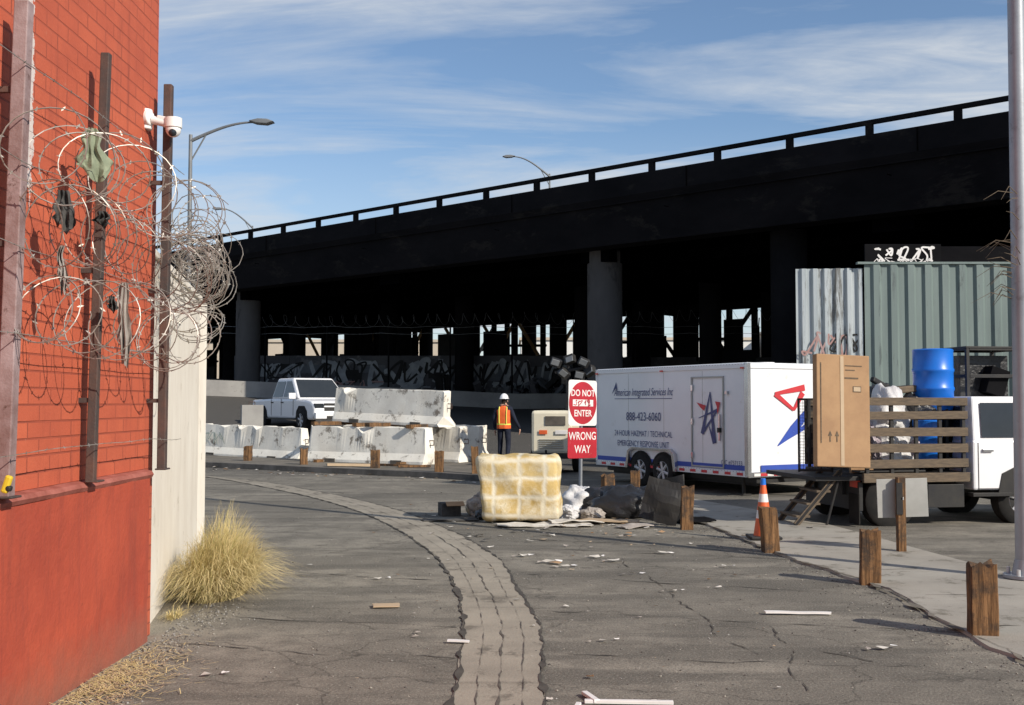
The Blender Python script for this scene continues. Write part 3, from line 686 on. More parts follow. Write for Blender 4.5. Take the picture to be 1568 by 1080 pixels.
# ---------------------------------------------------------------- cargo trailer
L,W,ZB,ZT=4.93,3.0,.36,2.45
rr=root('cargo_trailer',(1.86,24.5,0),math.atan2(-.872,.49))
b=MB(); b.box((L/2,W/2,(ZB+ZT)/2),(L,W,ZT-ZB),'trailerw'); b.build('body',rr,.035)
b=MB()
b.box((L/2,-.006,ZT-.06),(L-.06,.03,.09),'trailerw'); b.box((L/2,-.004,ZB+.05),(L,.03,.1),'trailerw')
b.box((L-.02,-.002,(ZB+ZT)/2),(.09,.035,ZT-ZB-.02),'chrome'); b.box((L+.002,.03,(ZB+ZT)/2),(.035,.09,ZT-ZB-.02),'chrome'); b.box((.03,-.004,(ZB+ZT)/2),(.06,.03,ZT-ZB-.02),'trailerw')
b.box((L+.004,W/2,ZT-.06),(.03,W-.1,.09),'trailerw'); b.box((L+.006,W/2,ZB+.04),(.03,W,.1),'chrome')
b.build('trim',rr,.006)
b=MB()
for x in [i*1.22 for i in range(1,4)]: b.box((x,-.001,(ZB+ZT)/2+.02),(.006,.004,ZT-ZB-.3),'sgrey')
for k in range(60):
    b.box((.05+k*.082,-.022,ZT-.03),(.014,.006,.014),'sgrey'); b.box((.05+k*.082,-.022,ZB+.09),(.012,.006,.012),'sgrey')
x=.15
k=0
while x<L-.1:
    b.box((x,-.020,ZB+.05),(.16,.012,.05),'red' if k%2 else 'signwhite'); x+=.17;k+=1
b.box((L/2,-.004,ZB+.16),(L-.12,.014,.09),'blue')
b.box((L+.02,1.6,ZB+.15),(.012,2.6,.12),'blue')
k=0;y=.2
while y<W-.1: b.box((L+.026,y,ZB+.04),(.012,.15,.05),'red' if k%2 else 'signwhite'); y+=.16;k+=1
b.build('stripes',rr)
b=MB()
x0,x1,z0,z1=3.35,4.28,.5,2.2
for c,d in (((x0,-.012,(z0+z1)/2),(.03,.03,z1-z0)),((x1,-.012,(z0+z1)/2),(.03,.03,z1-z0)),(((x0+x1)/2,-.012,z1),(x1-x0+.03,.03,.03)),(((x0+x1)/2,-.012,z0),(x1-x0+.03,.03,.03))): b.box(c,d,'sgrey')
b.box((x1-.09,-.03,1.25),(.03,.03,.5),'chrome'); b.box((x1-.09,-.04,1.2),(.07,.05,.09),'black'); b.box((x1+.12,-.03,1.9),(.06,.05,.06),'chrome')
for z in (.7,1.35,2.0): b.box((x0+.02,-.03,z),(.05,.02,.12),'chrome')
b.build('side_door',rr,.003)
b=MB()
for x in (1.68,2.44): wheel(b,(x,.055,.34),.34,.22)
b.build('wheels',rr,0,True)
b=MB()
for x in (1.68,2.44):
    b.prism([(x-.40,.3)]+[(x+.40*math.cos(a),.36+.37*math.sin(a)) for a in [math.pi*(1-i/12) for i in range(13)]]+[(x+.40,.3)],'y',-.022,-.016,'tyre')
b.prism([(1.2,.36),(1.28,.72),(1.42,.80),(2.70,.80),(2.86,.70),(2.92,.36),(2.84,.36),(2.78,.68),(2.66,.76),(1.46,.76),(1.34,.70),(1.28,.36)],'y',-.09,.0,'chrome')
b.build('fender',rr,.004)
b=MB(); b.box((L/2,W/2,.3),(L-.1,W-.5,.12),'black'); b.box((L/2,.4,.24),(L-.3,.1,.12),'black')
b.tube([(L-.2,W/2-.8,.36),(L+1.0,W/2,.42)],.06,'black',6); b.tube([(L-.2,W/2+.8,.36),(L+1.0,W/2,.42)],.06,'black',6)
b.cyl((L-.4,.25,.02),(L-.4,.25,.4),.035,.035,'black',8); b.box((L-.4,.25,.015),(.2,.2,.03),'black')
b.build('chassis',rr,.005)
b=MB()
for x,z in ((.06,ZT-.1),(L-.1,ZT-.1),(2.4,ZT-.1)): b.box((x,-.028,z),(.08,.03,.03),'amber')
b.cyl((L-1.2,W/2,ZT),(L-1.2,W/2,ZT+.06),.25,.2,'white',20)
b.build('marker_lamps',rr)
rt=(R(90),0,0)
for i,(s,sz,x,z,mt,sx,sh) in enumerate((('American Integrated Services Inc',.225,1.72,1.93,'navy',.68,.35),('888-423-6060',.25,1.75,1.42,'navy',.86,0),('24 HOUR HAZMAT / TECHNICAL',.17,1.72,1.07,'navy',.80,0),('EMERGENCY RESPONSE UNIT',.17,1.72,.86,'navy',.80,0),('CIC #757133',.12,4.5,.60,'navy',.9,0))):
    text('lettering_%d'%(i+1),rr,s,sz,(x,-.0125,z),rt,mt,sx,sh,bold=.0)
b=MB(); b.box((1.72,-.008,1.8),(2.0,.006,.012),'navy')
b.poly([(.62,-.013,1.9),(.78,-.013,2.15),(.86,-.013,1.85),(.80,-.013,2.0),(.76,-.013,2.02)],'navy')
def stroke(b,pts,w,conv,m):
    for (p,q) in zip(pts[:-1],pts[1:]):
        d=Vector((q[0]-p[0],q[1]-p[1])).normalized(); n=Vector((-d.y,d.x))
        b.poly([conv(p[0]-n.x*w[0],p[1]-n.y*w[0]),conv(q[0]-n.x*w[1],q[1]-n.y*w[1]),conv(q[0]+n.x*w[1],q[1]+n.y*w[1]),conv(p[0]+n.x*w[0],p[1]+n.y*w[0])],m)
sd=[lambda x,z,k=k:(x,-.0135-.001*k,z) for k in range(8)]
stroke(b,[(3.90,1.92),(3.66,1.12)],(.010,.05),sd[0],'navy'); stroke(b,[(3.90,1.92),(4.02,.95)],(.010,.055),sd[1],'navy')
stroke(b,[(3.56,1.42),(4.12,1.58)],(.006,.03),sd[2],'navy'); stroke(b,[(4.12,1.58),(3.66,1.12)],(.015,.03),sd[3],'navy'); stroke(b,[(3.86,1.28),(4.02,.95)],(.006,.05),sd[4],'navy')
b.poly([(3.50,-.0195,1.72),(3.78,-.0195,1.66),(3.72,-.0195,1.56),(3.62,-.0195,1.62)],'red'); b.poly([(4.05,-.0195,1.74),(4.20,-.0195,1.72),(4.12,-.0195,1.48),(4.10,-.0195,1.64)],'red')
ec=[lambda y,z,k=k:(L+.012+.001*k,y,z) for k in range(8)]
stroke(b,[(1.95,2.0),(1.1,1.2)],(.03,.1),ec[0],'blue'); stroke(b,[(1.1,1.2),(.72,.92)],(.1,.01),ec[1],'blue'); stroke(b,[(1.95,2.0),(1.72,.85)],(.03,.09),ec[2],'blue'); stroke(b,[(.85,1.0),(1.9,1.5)],(.02,.07),ec[3],'blue')
stroke(b,[(.66,1.88),(1.4,2.0)],(.03,.06),ec[4],'red'); stroke(b,[(.66,1.88),(1.12,1.58)],(.05,.03),ec[5],'red'); stroke(b,[(1.12,1.58),(1.35,1.9)],(.03,.06),ec[6],'red')
b.build('emblems',rr,fix=False)
# ---------------------------------------------------------------- stake bed truck
TA=R(10)
rr=root('stake_bed_truck',(4.86,15.4,-.04),TA)
b=MB()
b.box((.80,.90,.72),(1.66,1.8,.1),'black'); b.box((1.1,.5,.55),(2.4,.1,.2),'black'); b.box((1.1,1.4,.55),(2.4,.1,.2),'black')
b.box((-.36,.90,.70),(.66,1.7,.06),'black'); b.box((-.02,.90,.45),(.06,1.7,.4),'black')
b.box((.78,-.02,.71),(1.60,.05,.13),'stake')
b.build('bed_frame',rr,.006)
b=MB()
for x in (.04,.41,.78,1.14,1.50):
    b.box((x,-.02,1.25),(.05,.045,1.1),'black'); b.box((x,1.8,1.25),(.05,.045,1.1),'black')
for y in (.5,.95,1.4): b.box((1.56,y,1.25),(.045,.05,1.1),'black')
for z,h in ((1.76,.11),(1.57,.11),(1.34,.12),(1.12,.12),(.9,.12)):
    dz=random.uniform(-.01,.01)
    b.box((.77,-.055,z+dz),(1.56,.025,h),'stake',(0,random.uniform(-.008,.008),0)); b.box((.77,1.83,z),(1.56,.025,h),'stake'); b.box((1.59,.90,z),(.025,1.7,h),'stake')
b.box((.77,1.86,1.3),(1.56,.01,1.0),'black')
b.build('stake_sides',rr,.004)
b=MB(); wheel(b,(.42,.13,.38),.38,.24); wheel(b,(.42,1.75,.38),.38,.24,side=1); wheel(b,(2.45,.15,.38),.38,.24); wheel(b,(2.45,1.75,.38),.38,.24,side=1)
b.build('wheels',rr,0,True)
b=MB()
b.box((.42,.13,.83-.03),(1.0,.3,.025),'black'); b.box((-.03,.2,.62),(.05,.22,.1),'amber'); b.box((1.22,.12,.45),(.55,.3,.32),'black'); b.box((-.08,.13,.28),(.02,.3,.42),'tyre')
b.box((.9,.3,.5),(.9,.2,.25),'black')
b.tube([(.0,.95,.5),(.85,.95,.38)],.05,'black',8); b.tube([(.42,.2,.38),(.42,1.7,.38)],.07,'black',8); b.tube([(2.45,.2,.38),(2.45,1.7,.38)],.07,'black',8)
b.build('mudguard_and_boxes',rr,.005)
cx0=1.66
b=MB(); x0=cx0
b.prism([(x0,.52),(x0,1.22),(x0+1.55,1.22),(x0+2.55,1.16),(x0+2.7,1.0),(x0+2.72,.5)],'y',.0,1.95,'white')
b.build('cab_body',rr,.03)
b=MB(); zt=1.84; zb=1.20
bot=[(x0+.01,.01),(x0+1.6,.01),(x0+1.6,1.94),(x0+.01,1.94)]; top=[(x0+.06,.12),(x0+1.0,.12),(x0+1.0,1.83),(x0+.06,1.83)]
vs=[(x,y,zb) for x,y in bot]+[(x,y,zt) for x,y in top]
b.add(vs,[(0,3,2,1),(4,5,6,7),(0,1,5,4),(1,2,6,5),(2,3,7,6),(3,0,4,7)],'white')
b.build('cab_roof',rr,.03,False)
b=MB()
yf=lambda z:.01+.11*(z-1.20)/.64-.02
b.poly([(x0+.14,yf(1.26),1.26),(x0+1.22,yf(1.26),1.26),(x0+.90,yf(1.75),1.75),(x0+.17,yf(1.75),1.75)],'glass')
b.poly([(x0+1.605,.15,1.27),(x0+1.605,1.8,1.27),(x0+1.05,1.7,1.77),(x0+1.05,.25,1.77)],'glass'); b.poly([(x0-.01,.3,1.3),(x0-.01,1.65,1.3),(x0+.045,1.6,1.7),(x0+.045,.35,1.7)],'glass'); b.build('windows',rr,fix=False)
b=MB()
for c,d in (((x0+.08,-.004,.86),(.008,.012,.66)),((x0+1.2,-.004,.86),(.008,.012,.66)),((x0+.64,-.004,.54),(1.12,.012,.008))): b.box(c,d,'groove')
b.box((x0+.22,-.02,1.08),(.16,.03,.04),'chrome'); b.box((x0+1.15,-.16,1.38),(.08,.2,.3),'black'); b.box((x0+1.15,-.03,1.3),(.04,.12,.04),'black')
b.prism([(2.03,.44),(2.1,.75),(2.3,.84),(2.6,.84),(2.8,.75),(2.87,.44)],'y',-.012,.2,'black')
b.box((x0+.25,.0,.46),(.6,.14,.05),'black')
b.box((x0+2.76,.97,.62),(.12,1.9,.22),'chrome'); b.box((x0+2.73,.97,.93),(.04,1.2,.3),'black')
b.build('cab_details',rr,.004)
rs=root('access_steps',(4.86,15.4,0),R(6)); b=MB()
for y in (.1,.75): b.tube([(-.30,y,.76),(-.95,y,.02)],.026,'black',6); b.box((-.62,y,.39),(.97,.03,.08),'stake',(0,-.85,0))
b.tube([(-.28,.1,.8),(-.5,.1,.02)],.02,'black',6)
for i in range(4):
    t=(i+.5)/4.2; b.box((-.32-.62*t,.42,.74-.72*t),(.2,.66,.03),'stake')
b.build('steps',rs,.003)
b=MB()
for i in range(11): b.box((0,-.21+i*.042,.5),(.006,.006,1.0),'black')
for i in range(24): b.box((0,0,.02+i*.043),(.006,.44,.006),'black')
for c,d in (((0,-.23,.5),(.03,.03,1.05)),((0,.23,.5),(.03,.03,1.05)),((0,0,1.02),(.03,.48,.03)),((0,0,0),(.03,.48,.03))): b.box(c,d,'black')
o=b.build('mesh_gate',None,0,False,(4.36,16.0,.74),R(75)); 
rr=root('cardboard_box',(4.50,15.2,.80)); rr.rotation_euler=(R(-4),R(2.2),R(10)); b=MB()
b.box((0,0,.80),(.78,.13,1.54),'cardboard'); b.build('carton',rr,.012)
b=MB(); b.box((-.02,-.069,.8),(.05,.004,1.5),'cardboard2'); b.box((-.33,-.069,.9),(.014,.003,1.1),'stake'); b.box((.12,-.069,1.25),(.2,.003,.02),'stake'); b.box((.2,-.069,1.1),(.12,.003,.08),'stake'); b.box((.2,-.071,1.1),(.10,.003,.06),'cardboard2'); b.box((.15,-.069,1.42),(.25,.003,.012),'stake'); b.box((.1,-.069,1.36),(.14,.003,.012),'stake'); b.build('tape_and_labels',rr)
b=MB()
for dx in (-.2,-.1): b.poly([(dx-.03,-.070,.45),(dx,-.070,.52),(dx+.03,-.070,.45)],'stake'); b.box((dx,-.069,.41),(.015,.003,.08),'stake')
b.build('arrow_marks',rr,fix=False)
rr=root('cardboard_box',(4.90,15.62,.74)); rr.rotation_euler=(R(-7),R(-4),R(4)); b=MB(); b.box((0,0,.62),(.32,.08,1.25),'cardboard'); b.box((0,-.042,.7),(.05,.004,1.05),'cardboard2'); b.build('carton',rr,.01)
rr=root('blue_barrel',(6.22,16.40,1.60)); b=MB(); prof_=[(0,.27),(.03,.285),(.28,.285),(.30,.297),(.33,.297),(.35,.285),(.55,.285),(.57,.297),(.6,.297),(.62,.285),(.86,.285),(.885,.29),(.9,.27),(.88,.25)]
seg=32; vs=[(r*math.cos(2*math.pi*i/seg),r*math.sin(2*math.pi*i/seg),z) for z,r in prof_ for i in range(seg)]
b.add(vs,[(k*seg+i,k*seg+(i+1)%seg,(k+1)*seg+(i+1)%seg,(k+1)*seg+i) for k in range(len(prof_)-1) for i in range(seg)]+[tuple(range(seg))[::-1],tuple(range((len(prof_)-1)*seg,len(prof_)*seg))],'barrel'); b.build('drum',rr,0,True)
b=MB(); b.cyl((.12,0,.88),(.12,0,.91),.04,.04,'black',12); b.cyl((-.12,0,.88),(-.12,0,.91),.04,.04,'black',12); b.build('bungs',rr)
def bag(name,c,s,m,seed,parent=None,tie=True):
    b=MB(); su,sv=36,24; vs=[]
    for j in range(sv+1):
        ph=math.pi*j/sv
        for i in range(su):
            th=2*math.pi*i/su; d=Vector((math.sin(ph)*math.cos(th),math.sin(ph)*math.sin(th),math.cos(ph)))
            k=1+.28*noise.noise(d*1.7+Vector((seed,0,0)))+.15*noise.noise(d*4+Vector((0,seed,0)))+.12*abs(noise.noise(d*8+Vector((0,seed,3))))
            z=d.z*k
            if z<-.6: z=-.6
            vs.append((d.x*k*s[0],d.y*k*s[1],(z+.6)*s[2]))
    b.add(vs,[(j*su+i,j*su+(i+1)%su,(j+1)*su+(i+1)%su,(j+1)*su+i) for j in range(sv) for i in range(su)],m)
    o=b.build(name,parent,0,False,c)
    for p in o.data.polygons: p.use_smooth=(seed%2==0)
    return o
bag('rubbish_bag',(5.35,16.1,.8),(.42,.45,.42),'wbag',3); bag('rubbish_bag',(5.8,16.3,.8),(.38,.45,.4),'lav',9); bag('rubbish_bag',(5.42,16.1,1.25),(.30,.35,.42),'wbag',12); bag('rubbish_bag',(5.12,16.0,.8),(.24,.35,.42),'lav',15); bag('rubbish_bag',(5.85,16.3,1.25),(.3,.35,.35),'bag',19); bag('rubbish_bag',(5.5,16.5,1.2),(.3,.35,.45),'bag',23)
rr=root('stacked_crates'); b=MB(); b.box((6.22,16.5,1.18),(.66,.66,.8),'columnd',(0,0,TA)); b.box((5.45,16.3,1.96),(.5,.08,.08),'black',(0,.4,.5)); b.box((5.7,16.4,1.90),(.45,.3,.10),'stake',(0,-.1,.3)); b.build('crates',rr,.02)
rr=root('blue_barrel',(5.95,15.95,.80)); b=MB(); b.add([(r*.7*math.cos(2*math.pi*i/24),r*.7*math.sin(2*math.pi*i/24),z*.74) for z,r in prof_ for i in range(24)],[(k*24+i,k*24+(i+1)%24,(k+1)*24+(i+1)%24,(k+1)*24+i) for k in range(len(prof_)-1) for i in range(24)]+[tuple(range((len(prof_)-1)*24,len(prof_)*24))],'barrel'); b.build('drum',rr,0,True)
rr=root('equipment_rack',(7.0,16.6,1.72),TA); b=MB(); w,d_,h=.86,.7,.78
for x in (-w/2,w/2):
    for y in (-d_/2,d_/2): b.box((x,y,h/2),(.05,.05,h),'black')
for z in (0.02,.38,h): 
    for y in (-d_/2,d_/2): b.box((0,y,z),(w-.06,.045,.05),'black')
    for x in (-w/2,w/2): b.box((x,0,z),(.045,d_-.06,.05),'black')
b.box((0,.1,.36),(w-.08,d_-.3,.66),'bag'); b.box((0,0,h+.02),(w+.06,d_+.06,.03),'black'); b.box((.1,-.2,.3),(.3,.2,.4),'columnd',(0,.3,0))
b.build('rack',rr,.004)
# ---------------------------------------------------------------- pickup
def pickup(loc,rz):
    rr=root('pickup_truck',loc,rz)
    b=MB()
    low=[(-2.9,.55),(-2.92,.9),(-2.9,1.12),(-1.0,1.16),(1.45,1.14),(2.2,1.11),(2.6,1.06),(2.82,.96),(2.9,.8),(2.9,.55),(2.7,.42),(-2.7,.45)]
    b.prism(low,'y',-.98,.98,'white'); b.build('body',rr,.08)
    b=MB(); zb,zt=1.14,1.9
    bot=[(-1.05,-.95),(1.5,-.95),(1.5,.95),(-1.05,.95)]; top=[(-.85,-.76),(.55,-.76),(.55,.76),(-.85,.76)]
    vs=[(x,y,zb) for x,y in bot]+[(x,y,zt) for x,y in top]
    b.add(vs,[(0,3,2,1),(4,5,6,7),(0,1,5,4),(1,2,6,5),(2,3,7,6),(3,0,4,7)],'white'); b.build('cabin',rr,.07)
    b=MB()
    def P(x,s,z): t=(z-zb)/(zt-zb); return (x,s*(.95-.19*t+.012),z)
    for s in (-1,1):
        b.poly([P(-.9,s,1.22),P(.0,s,1.22),P(-.0,s,1.78),P(-.75,s,1.78)],'glass'); b.poly([P(.1,s,1.22),P(1.22,s,1.22),P(.5,s,1.78),P(.1,s,1.78)],'glass')
    def F(y,z): t=(z-zb)/(zt-zb); return (1.5-.95*t+.016,y,z+.01)
    b.poly([F(-.86,1.19),F(.86,1.19),F(.70,1.83),F(-.70,1.83)],'glass'); b.poly([(-1.04,-.8,1.24),(-1.04,.8,1.24),(-.9,.7,1.78),(-.9,-.7,1.78)],'glass')
    b.build('windows',rr,fix=False)
    b=MB(); b.box((-1.95,0,1.15),(1.6,1.7,.06),'black')
    b.box((2.89,0,.86),(.06,1.2,.26),'black'); b.box((2.93,0,.88),(.03,1.25,.05),'white'); b.box((2.93,0,.57),(.14,1.9,.2),'white'); b.box((2.99,0,.5),(.06,1.1,.12),'black')
    for s in (-1,1):
        b.box((2.84,s*.78,.90),(.1,.32,.16),'glass'); b.box((1.25,s*1.1,1.25),(.12,.24,.2),'white'); b.box((.0,s*.985,.85),(.02,.012,.6),'groove'); b.box((1.1,s*.985,.85),(.02,.012,.6),'groove'); b.box((-.95,s*.985,.85),(.02,.012,.6),'groove')
        b.box((.10,s*.99,1.02),(.2,.03,.04),'black'); b.box((-.85,s*.99,1.02),(.2,.03,.04),'black'); b.box((0,s*.99,.44),(2.6,.06,.06),'black')
        for x in (1.85,-1.85):
            b.prism([(x-.52,.42),(x-.46,.72),(x-.25,.9),(x+.25,.9),(x+.46,.72),(x+.52,.42)],'y',s*.80,s*.992,'tyre')
        b.box((-2.88,s*.85,.95),(.06,.16,.3),'amber')
    b.build('trim',rr,.004)
    b=MB()
    for x in (1.85,-1.85):
        wheel(b,(x,-.90,.4),.4,.26); wheel(b,(x,.90,.4),.4,.26,side=1)
    b.build('wheels',rr,0,True)
pickup((-7.5,40.6,gz(-7.5,40.6)-.02),math.atan2(-.84,.56))
# ---------------------------------------------------------------- signs
def rsq(w,h,r,n=5):
    pts=[]
    for cx,cy,a0 in ((w/2-r,h/2-r,0),(-w/2+r,h/2-r,90),(-w/2+r,-h/2+r,180),(w/2-r,-h/2+r,270)):
        for k in range(n+1): a=R(a0+90*k/n); pts.append((cx+r*math.cos(a),cy+r*math.sin(a)))
    return pts
rr=root('no_entry_sign',(1.38,22,0)); rr.rotation_euler=(0,R(1),R(46)); b=MB()
b.box((0,.04,1.1),(.05,.05,2.1),'galv'); b.build('post',rr)
b=MB(); b.prism([(x,z+1.71) for x,z in rsq(.86,.9,.06)],'y',-.004,.004,'signwhite'); b.build('sign_panel',rr)
b=MB(); b.cyl((0,-.005,1.71),(0,-.008,1.71),.42,.42,'signred',48); b.build('red_disc',rr)
b=MB(); b.box((0,-.010,1.71),(.62,.003,.13),'signwhite'); b.build('white_bar',rr)
text('lettering',rr,'DO NOT',.18,(0,-.0095,1.9),rt,'signwhite',1,0,bold=.003); text('lettering',rr,'ENTER',.18,(0,-.0095,1.5),rt,'signwhite',1,0,bold=.003)
b=MB(); scribble(b,-.28,1.66,.56,.1,5,.009,-.012,'signred',random.Random(2),.2); b.build('graffiti_scrawl',rr,fix=False)
b=MB(); b.prism([(x,z+.92) for x,z in rsq(.88,.6,.05)],'y',-.004,.004,'signred'); b.build('lower_panel',rr)
text('lettering',rr,'WRONG',.22,(0,-.006,1.05),rt,'signwhite',.95,0,bold=.002); text('lettering',rr,'WAY',.22,(0,-.006,.79),rt,'signwhite',.95,0,bold=.002)
rr=root('road_sign',(4.43,12.72,0)); b=MB(); b.box((0,0,.42),(.09,.09,.88),'wood'); b.build('post',rr,.005)
b=MB(); b.box((.04,.055,.62),(.58,.008,.44),'sgrey',(0,-.03,0)); b.box((0,-.05,.62),(.03,.02,.03),'rim'); b.build('panel',rr,.002)
b=MB(); b.box((-.03,-.05,.62),(.07,.02,.36),'black'); b.build('bracket',rr)
# ---------------------------------------------------------------- traffic cone
rr=root('traffic_cone',(3.12,13.85,.03)); b=MB(); b.box((0,0,.02),(.38,.38,.035),'black'); b.build('base',rr,.01)
b=MB()
for z0,z1,m in ((.035,.25,'orange'),(.25,.35,'signwhite'),(.35,.45,'orange'),(.45,.55,'signwhite'),(.55,.68,'orange')):
    f=lambda z:.13-.14*(z/.95); b.cyl((0,0,z0),(0,0,z1),f(z0),f(z1),m,24,False)
b.cyl((0,0,.66),(0,0,.74),.035,.03,'barrel',12); b.build('cone_body',rr,0,True)
# ---------------------------------------------------------------- light tower generator
rr=root('light_tower',(1.0,27.3,0),R(-12)); b=MB(); b.box((0,.6,1.0),(1.0,1.6,1.05),'cream'); b.build('housing',rr,.07)
b=MB(); b.box((.1,-.215,1.28),(.5,.02,.22),'groove')
for i in range(5): b.box((0,-.22,.62+i*.05),(.6,.03,.015),'sgrey')
b.box((.25,-.23,1.0),(.3,.01,.1),'signwhite'); b.box((-.2,-.23,1.0),(.2,.01,.1),'orange'); b.box((0,.6,.42),(1.1,1.8,.12),'black'); b.tube([(0,-.2,.4),(0,-1.0,.4)],.04,'black'); b.cyl((0,-.95,0),(0,-.95,.6),.03,.03,'black'); b.build('grille',rr,.005)
b=MB(); wheel(b,(-.52,.6,.32),.31,.2,(1,0,0),side=-1); wheel(b,(.52,.6,.32),.31,.2,(1,0,0),side=1); b.build('wheels',rr,0,True)
b=MB(); b.cyl((.3,.6,1.5),(.3,.6,2.7),.07,.05,'black',10); b.box((.45,.6,2.55),(1.0,.08,.06),'black',(0,-.15,0)); b.tube([(.3,.6,1.6),(.75,.6,2.3)],.03,'black')
for dx,dz,ro in ((0.0,2.72,.3),(.35,2.8,-.3),(.7,2.72,.4),(.85,2.5,-.5),(.2,2.45,.6),(.6,2.4,.2)):
    b.box((dx,.5,dz),(.26,.18,.2),'black',(ro,ro,ro)); b.box((dx,.39,dz),(.2,.02,.15),'lampgalv',(ro,ro,ro))
b.build('mast_and_lamps',rr,.01)
# ---------------------------------------------------------------- foam block & debris
rr=root('foam_cushion',(.17,16.1,.03),R(-4)); 
me=bpy.data.meshes.new('cushion'); bm=bmesh.new(); bmesh.ops.create_cube(bm,size=1)
for v in bm.verts: v.co=Vector((v.co.x*1.12,v.co.y*.62,v.co.z*.92+.46))
bmesh.ops.bevel(bm,geom=bm.edges[:],offset=.09,segments=4,affect='EDGES',profile=.6)
bmesh.ops.subdivide_edges(bm,edges=[e for e in bm.edges if e.calc_length()>.2],cuts=12,use_grid_fill=True)
for v in bm.verts:
    v.co+=v.normal*(.05*noise.noise(v.co*3)+.02*noise.noise(v.co*9))
    t=v.co.z/.92; v.co.x+= -.12*t+(.05*t if v.co.x>0 else 0)
bm.normal_update(); bm.to_mesh(me); bm.free(); me.materials.append(M['foam'])
for p in me.polygons: p.use_smooth=True
o=bpy.data.objects.new('cushion',me); link(o); o.parent=rr
bag('rubbish_bag',(1.72,16.75,0),(.50,.35,.27),'bag',4); bag('rubbish_bag',(1.35,17.1,0),(.34,.3,.25),'bag',8); bag('rubbish_bag',(2.05,17.0,0),(.30,.3,.27),'bag',20)
bag('rubbish_bag',(1.02,17.2,0),(.28,.3,.26),'wbag',6); bag('rubbish_bag',(.85,16.6,0),(.16,.2,.12),'wbag',17); bag('rubbish_bag',(1.2,16.5,0),(.18,.2,.10),'ragg',27)
bag('rubbish_bag',(-.5,16.9,0),(.16,.16,.2),'ragg',31); bag('rubbish_bag',(-.38,16.4,0),(.14,.14,.1),'bag',33)
def slab(name,c,d,rot,m,crumple=.0): 
    rr=root(name,c); rr.rotation_euler=rot; b=MB(); nx,ny_=10,6; vs=[]
    ph=random.uniform(0,50)
    for s in (1,-1):
        for j in range(ny_+1):
            for i in range(nx+1):
                x=(i/nx-.5)*d[0]; y=(j/ny_-.5)*d[1] if d[1]>=d[2] else s*d[1]/2; 
                if d[1]>=d[2]: z=s*d[2]/2+crumple*noise.noise(Vector((x*4,y*4,ph)))
                else: z=(j/ny_-.5)*d[2]; y+=crumple*noise.noise(Vector((x*4,z*4,ph)))
                ex=.06*noise.noise(Vector((x*9,y*9+z*9,ph))) if crumple else 0
                vs.append((x*(1+ex*2),y,z+ (ex*.5 if d[1]<d[2] else 0)))
    q=(nx+1)*(ny_+1); F=[(j*(nx+1)+i,j*(nx+1)+i+1,(j+1)*(nx+1)+i+1,(j+1)*(nx+1)+i) for j in range(ny_) for i in range(nx)]
    F2=[tuple(q+k for k in f[::-1]) for f in F]
    S=[(i,i+1,q+i+1,q+i) for i in range(nx)]+[(ny_*(nx+1)+i,q+ny_*(nx+1)+i,q+ny_*(nx+1)+i+1,ny_*(nx+1)+i+1) for i in range(nx)]+[(j*(nx+1),q+j*(nx+1),q+(j+1)*(nx+1),(j+1)*(nx+1)) for j in range(ny_)]+[(j*(nx+1)+nx,(j+1)*(nx+1)+nx,q+(j+1)*(nx+1)+nx,q+j*(nx+1)+nx) for j in range(ny_)]
    b.add(vs,F+F2+S,m); b.build('sheet',rr); return rr
slab('broken_panel',(2.10,15.6,.33),(.52,.03,.60),(R(-6),R(14),R(-14)),'black',.05); slab('broken_panel',(2.32,15.95,.32),(.42,.03,.66),(R(-12),R(-16),R(-38)),'black',.05)
slab('broken_panel',(2.6,15.9,.05),(.5,.4,.02),(0,0,.3),'columnd',.04)
slab('flattened_cardboard',(.45,15.45,.03),(1.3,.35,.012),(0,R(.6),.05),'paper',.04); slab('flattened_cardboard',(1.35,15.9,.035),(.9,.3,.012),(0,0,-.15),'cardboard2',.04); slab('flattened_cardboard',(.9,15.6,.06),(.8,.2,.012),(0,R(2),.35),'paper',.05)
slab('flattened_cardboard',(-.9,16.2,.02),(.8,.3,.012),(0,0,.1),'ragd',.04); slab('flattened_cardboard',(1.7,15.3,.03),(.5,.25,.012),(0,0,.6),'ragg',.05)
rr=root('small_carton',(-.95,16.95,0),.3); b=MB(); b.box((0,0,.1),(.3,.25,.2),'ragd'); b.box((.05,-.16,.19),(.28,.12,.01),'cardboard',(.5,0,0)); b.build('carton',rr,.01)
rr=root('plastic_jug',(-.60,17.05,0)); b=MB(); sphere(b,(0,0,.11),.115,'cream',16,10,(1,1,1)); b.cyl((0,0,.2),(.02,0,.27),.035,.03,'cream',10); b.build('jug',rr,0,True)
slab('white_board',(2.3,9.02,.02),(.52,.05,.015),(0,0,-.03),'signwhite',.01)
rr=root('broken_frame'); b=MB(); b.box((.66,6.36,.015),(.5,.035,.02),'signwhite',(0,0,-.06)); b.box((.45,6.45,.02),(.035,.2,.02),'signwhite',(0,0,.3)); b.box((.36,6.25,.015),(.03,.15,.02),'signwhite',(0,0,-.2)); b.build('frame_pieces',rr,.003)
slab('white_board',(-.38,7.95,.02),(.16,.04,.01),(0,0,-.1),'signwhite',.01); slab('flattened_cardboard',(-1.05,9.35,.02),(.22,.13,.008),(0,0,.2),'cardboard2',.02)
b=MB()
def scrap(x,y,s,m):
    z=gz(x,y)+.012; n=random.randint(4,7); a0=random.uniform(0,6.28); el=random.uniform(.35,1)
    pts=[(x+s*random.uniform(.5,1)*math.cos(a0+2*math.pi*k/n),y+el*s*random.uniform(.5,1)*math.sin(a0+2*math.pi*k/n),z+random.uniform(0,s*.35)) for k in range(n)]
    c=(x,y,z+s*.2); o=[c]+pts
    b.add(o,[(0,1+k,1+(k+1)%n) for k in range(n)],m)
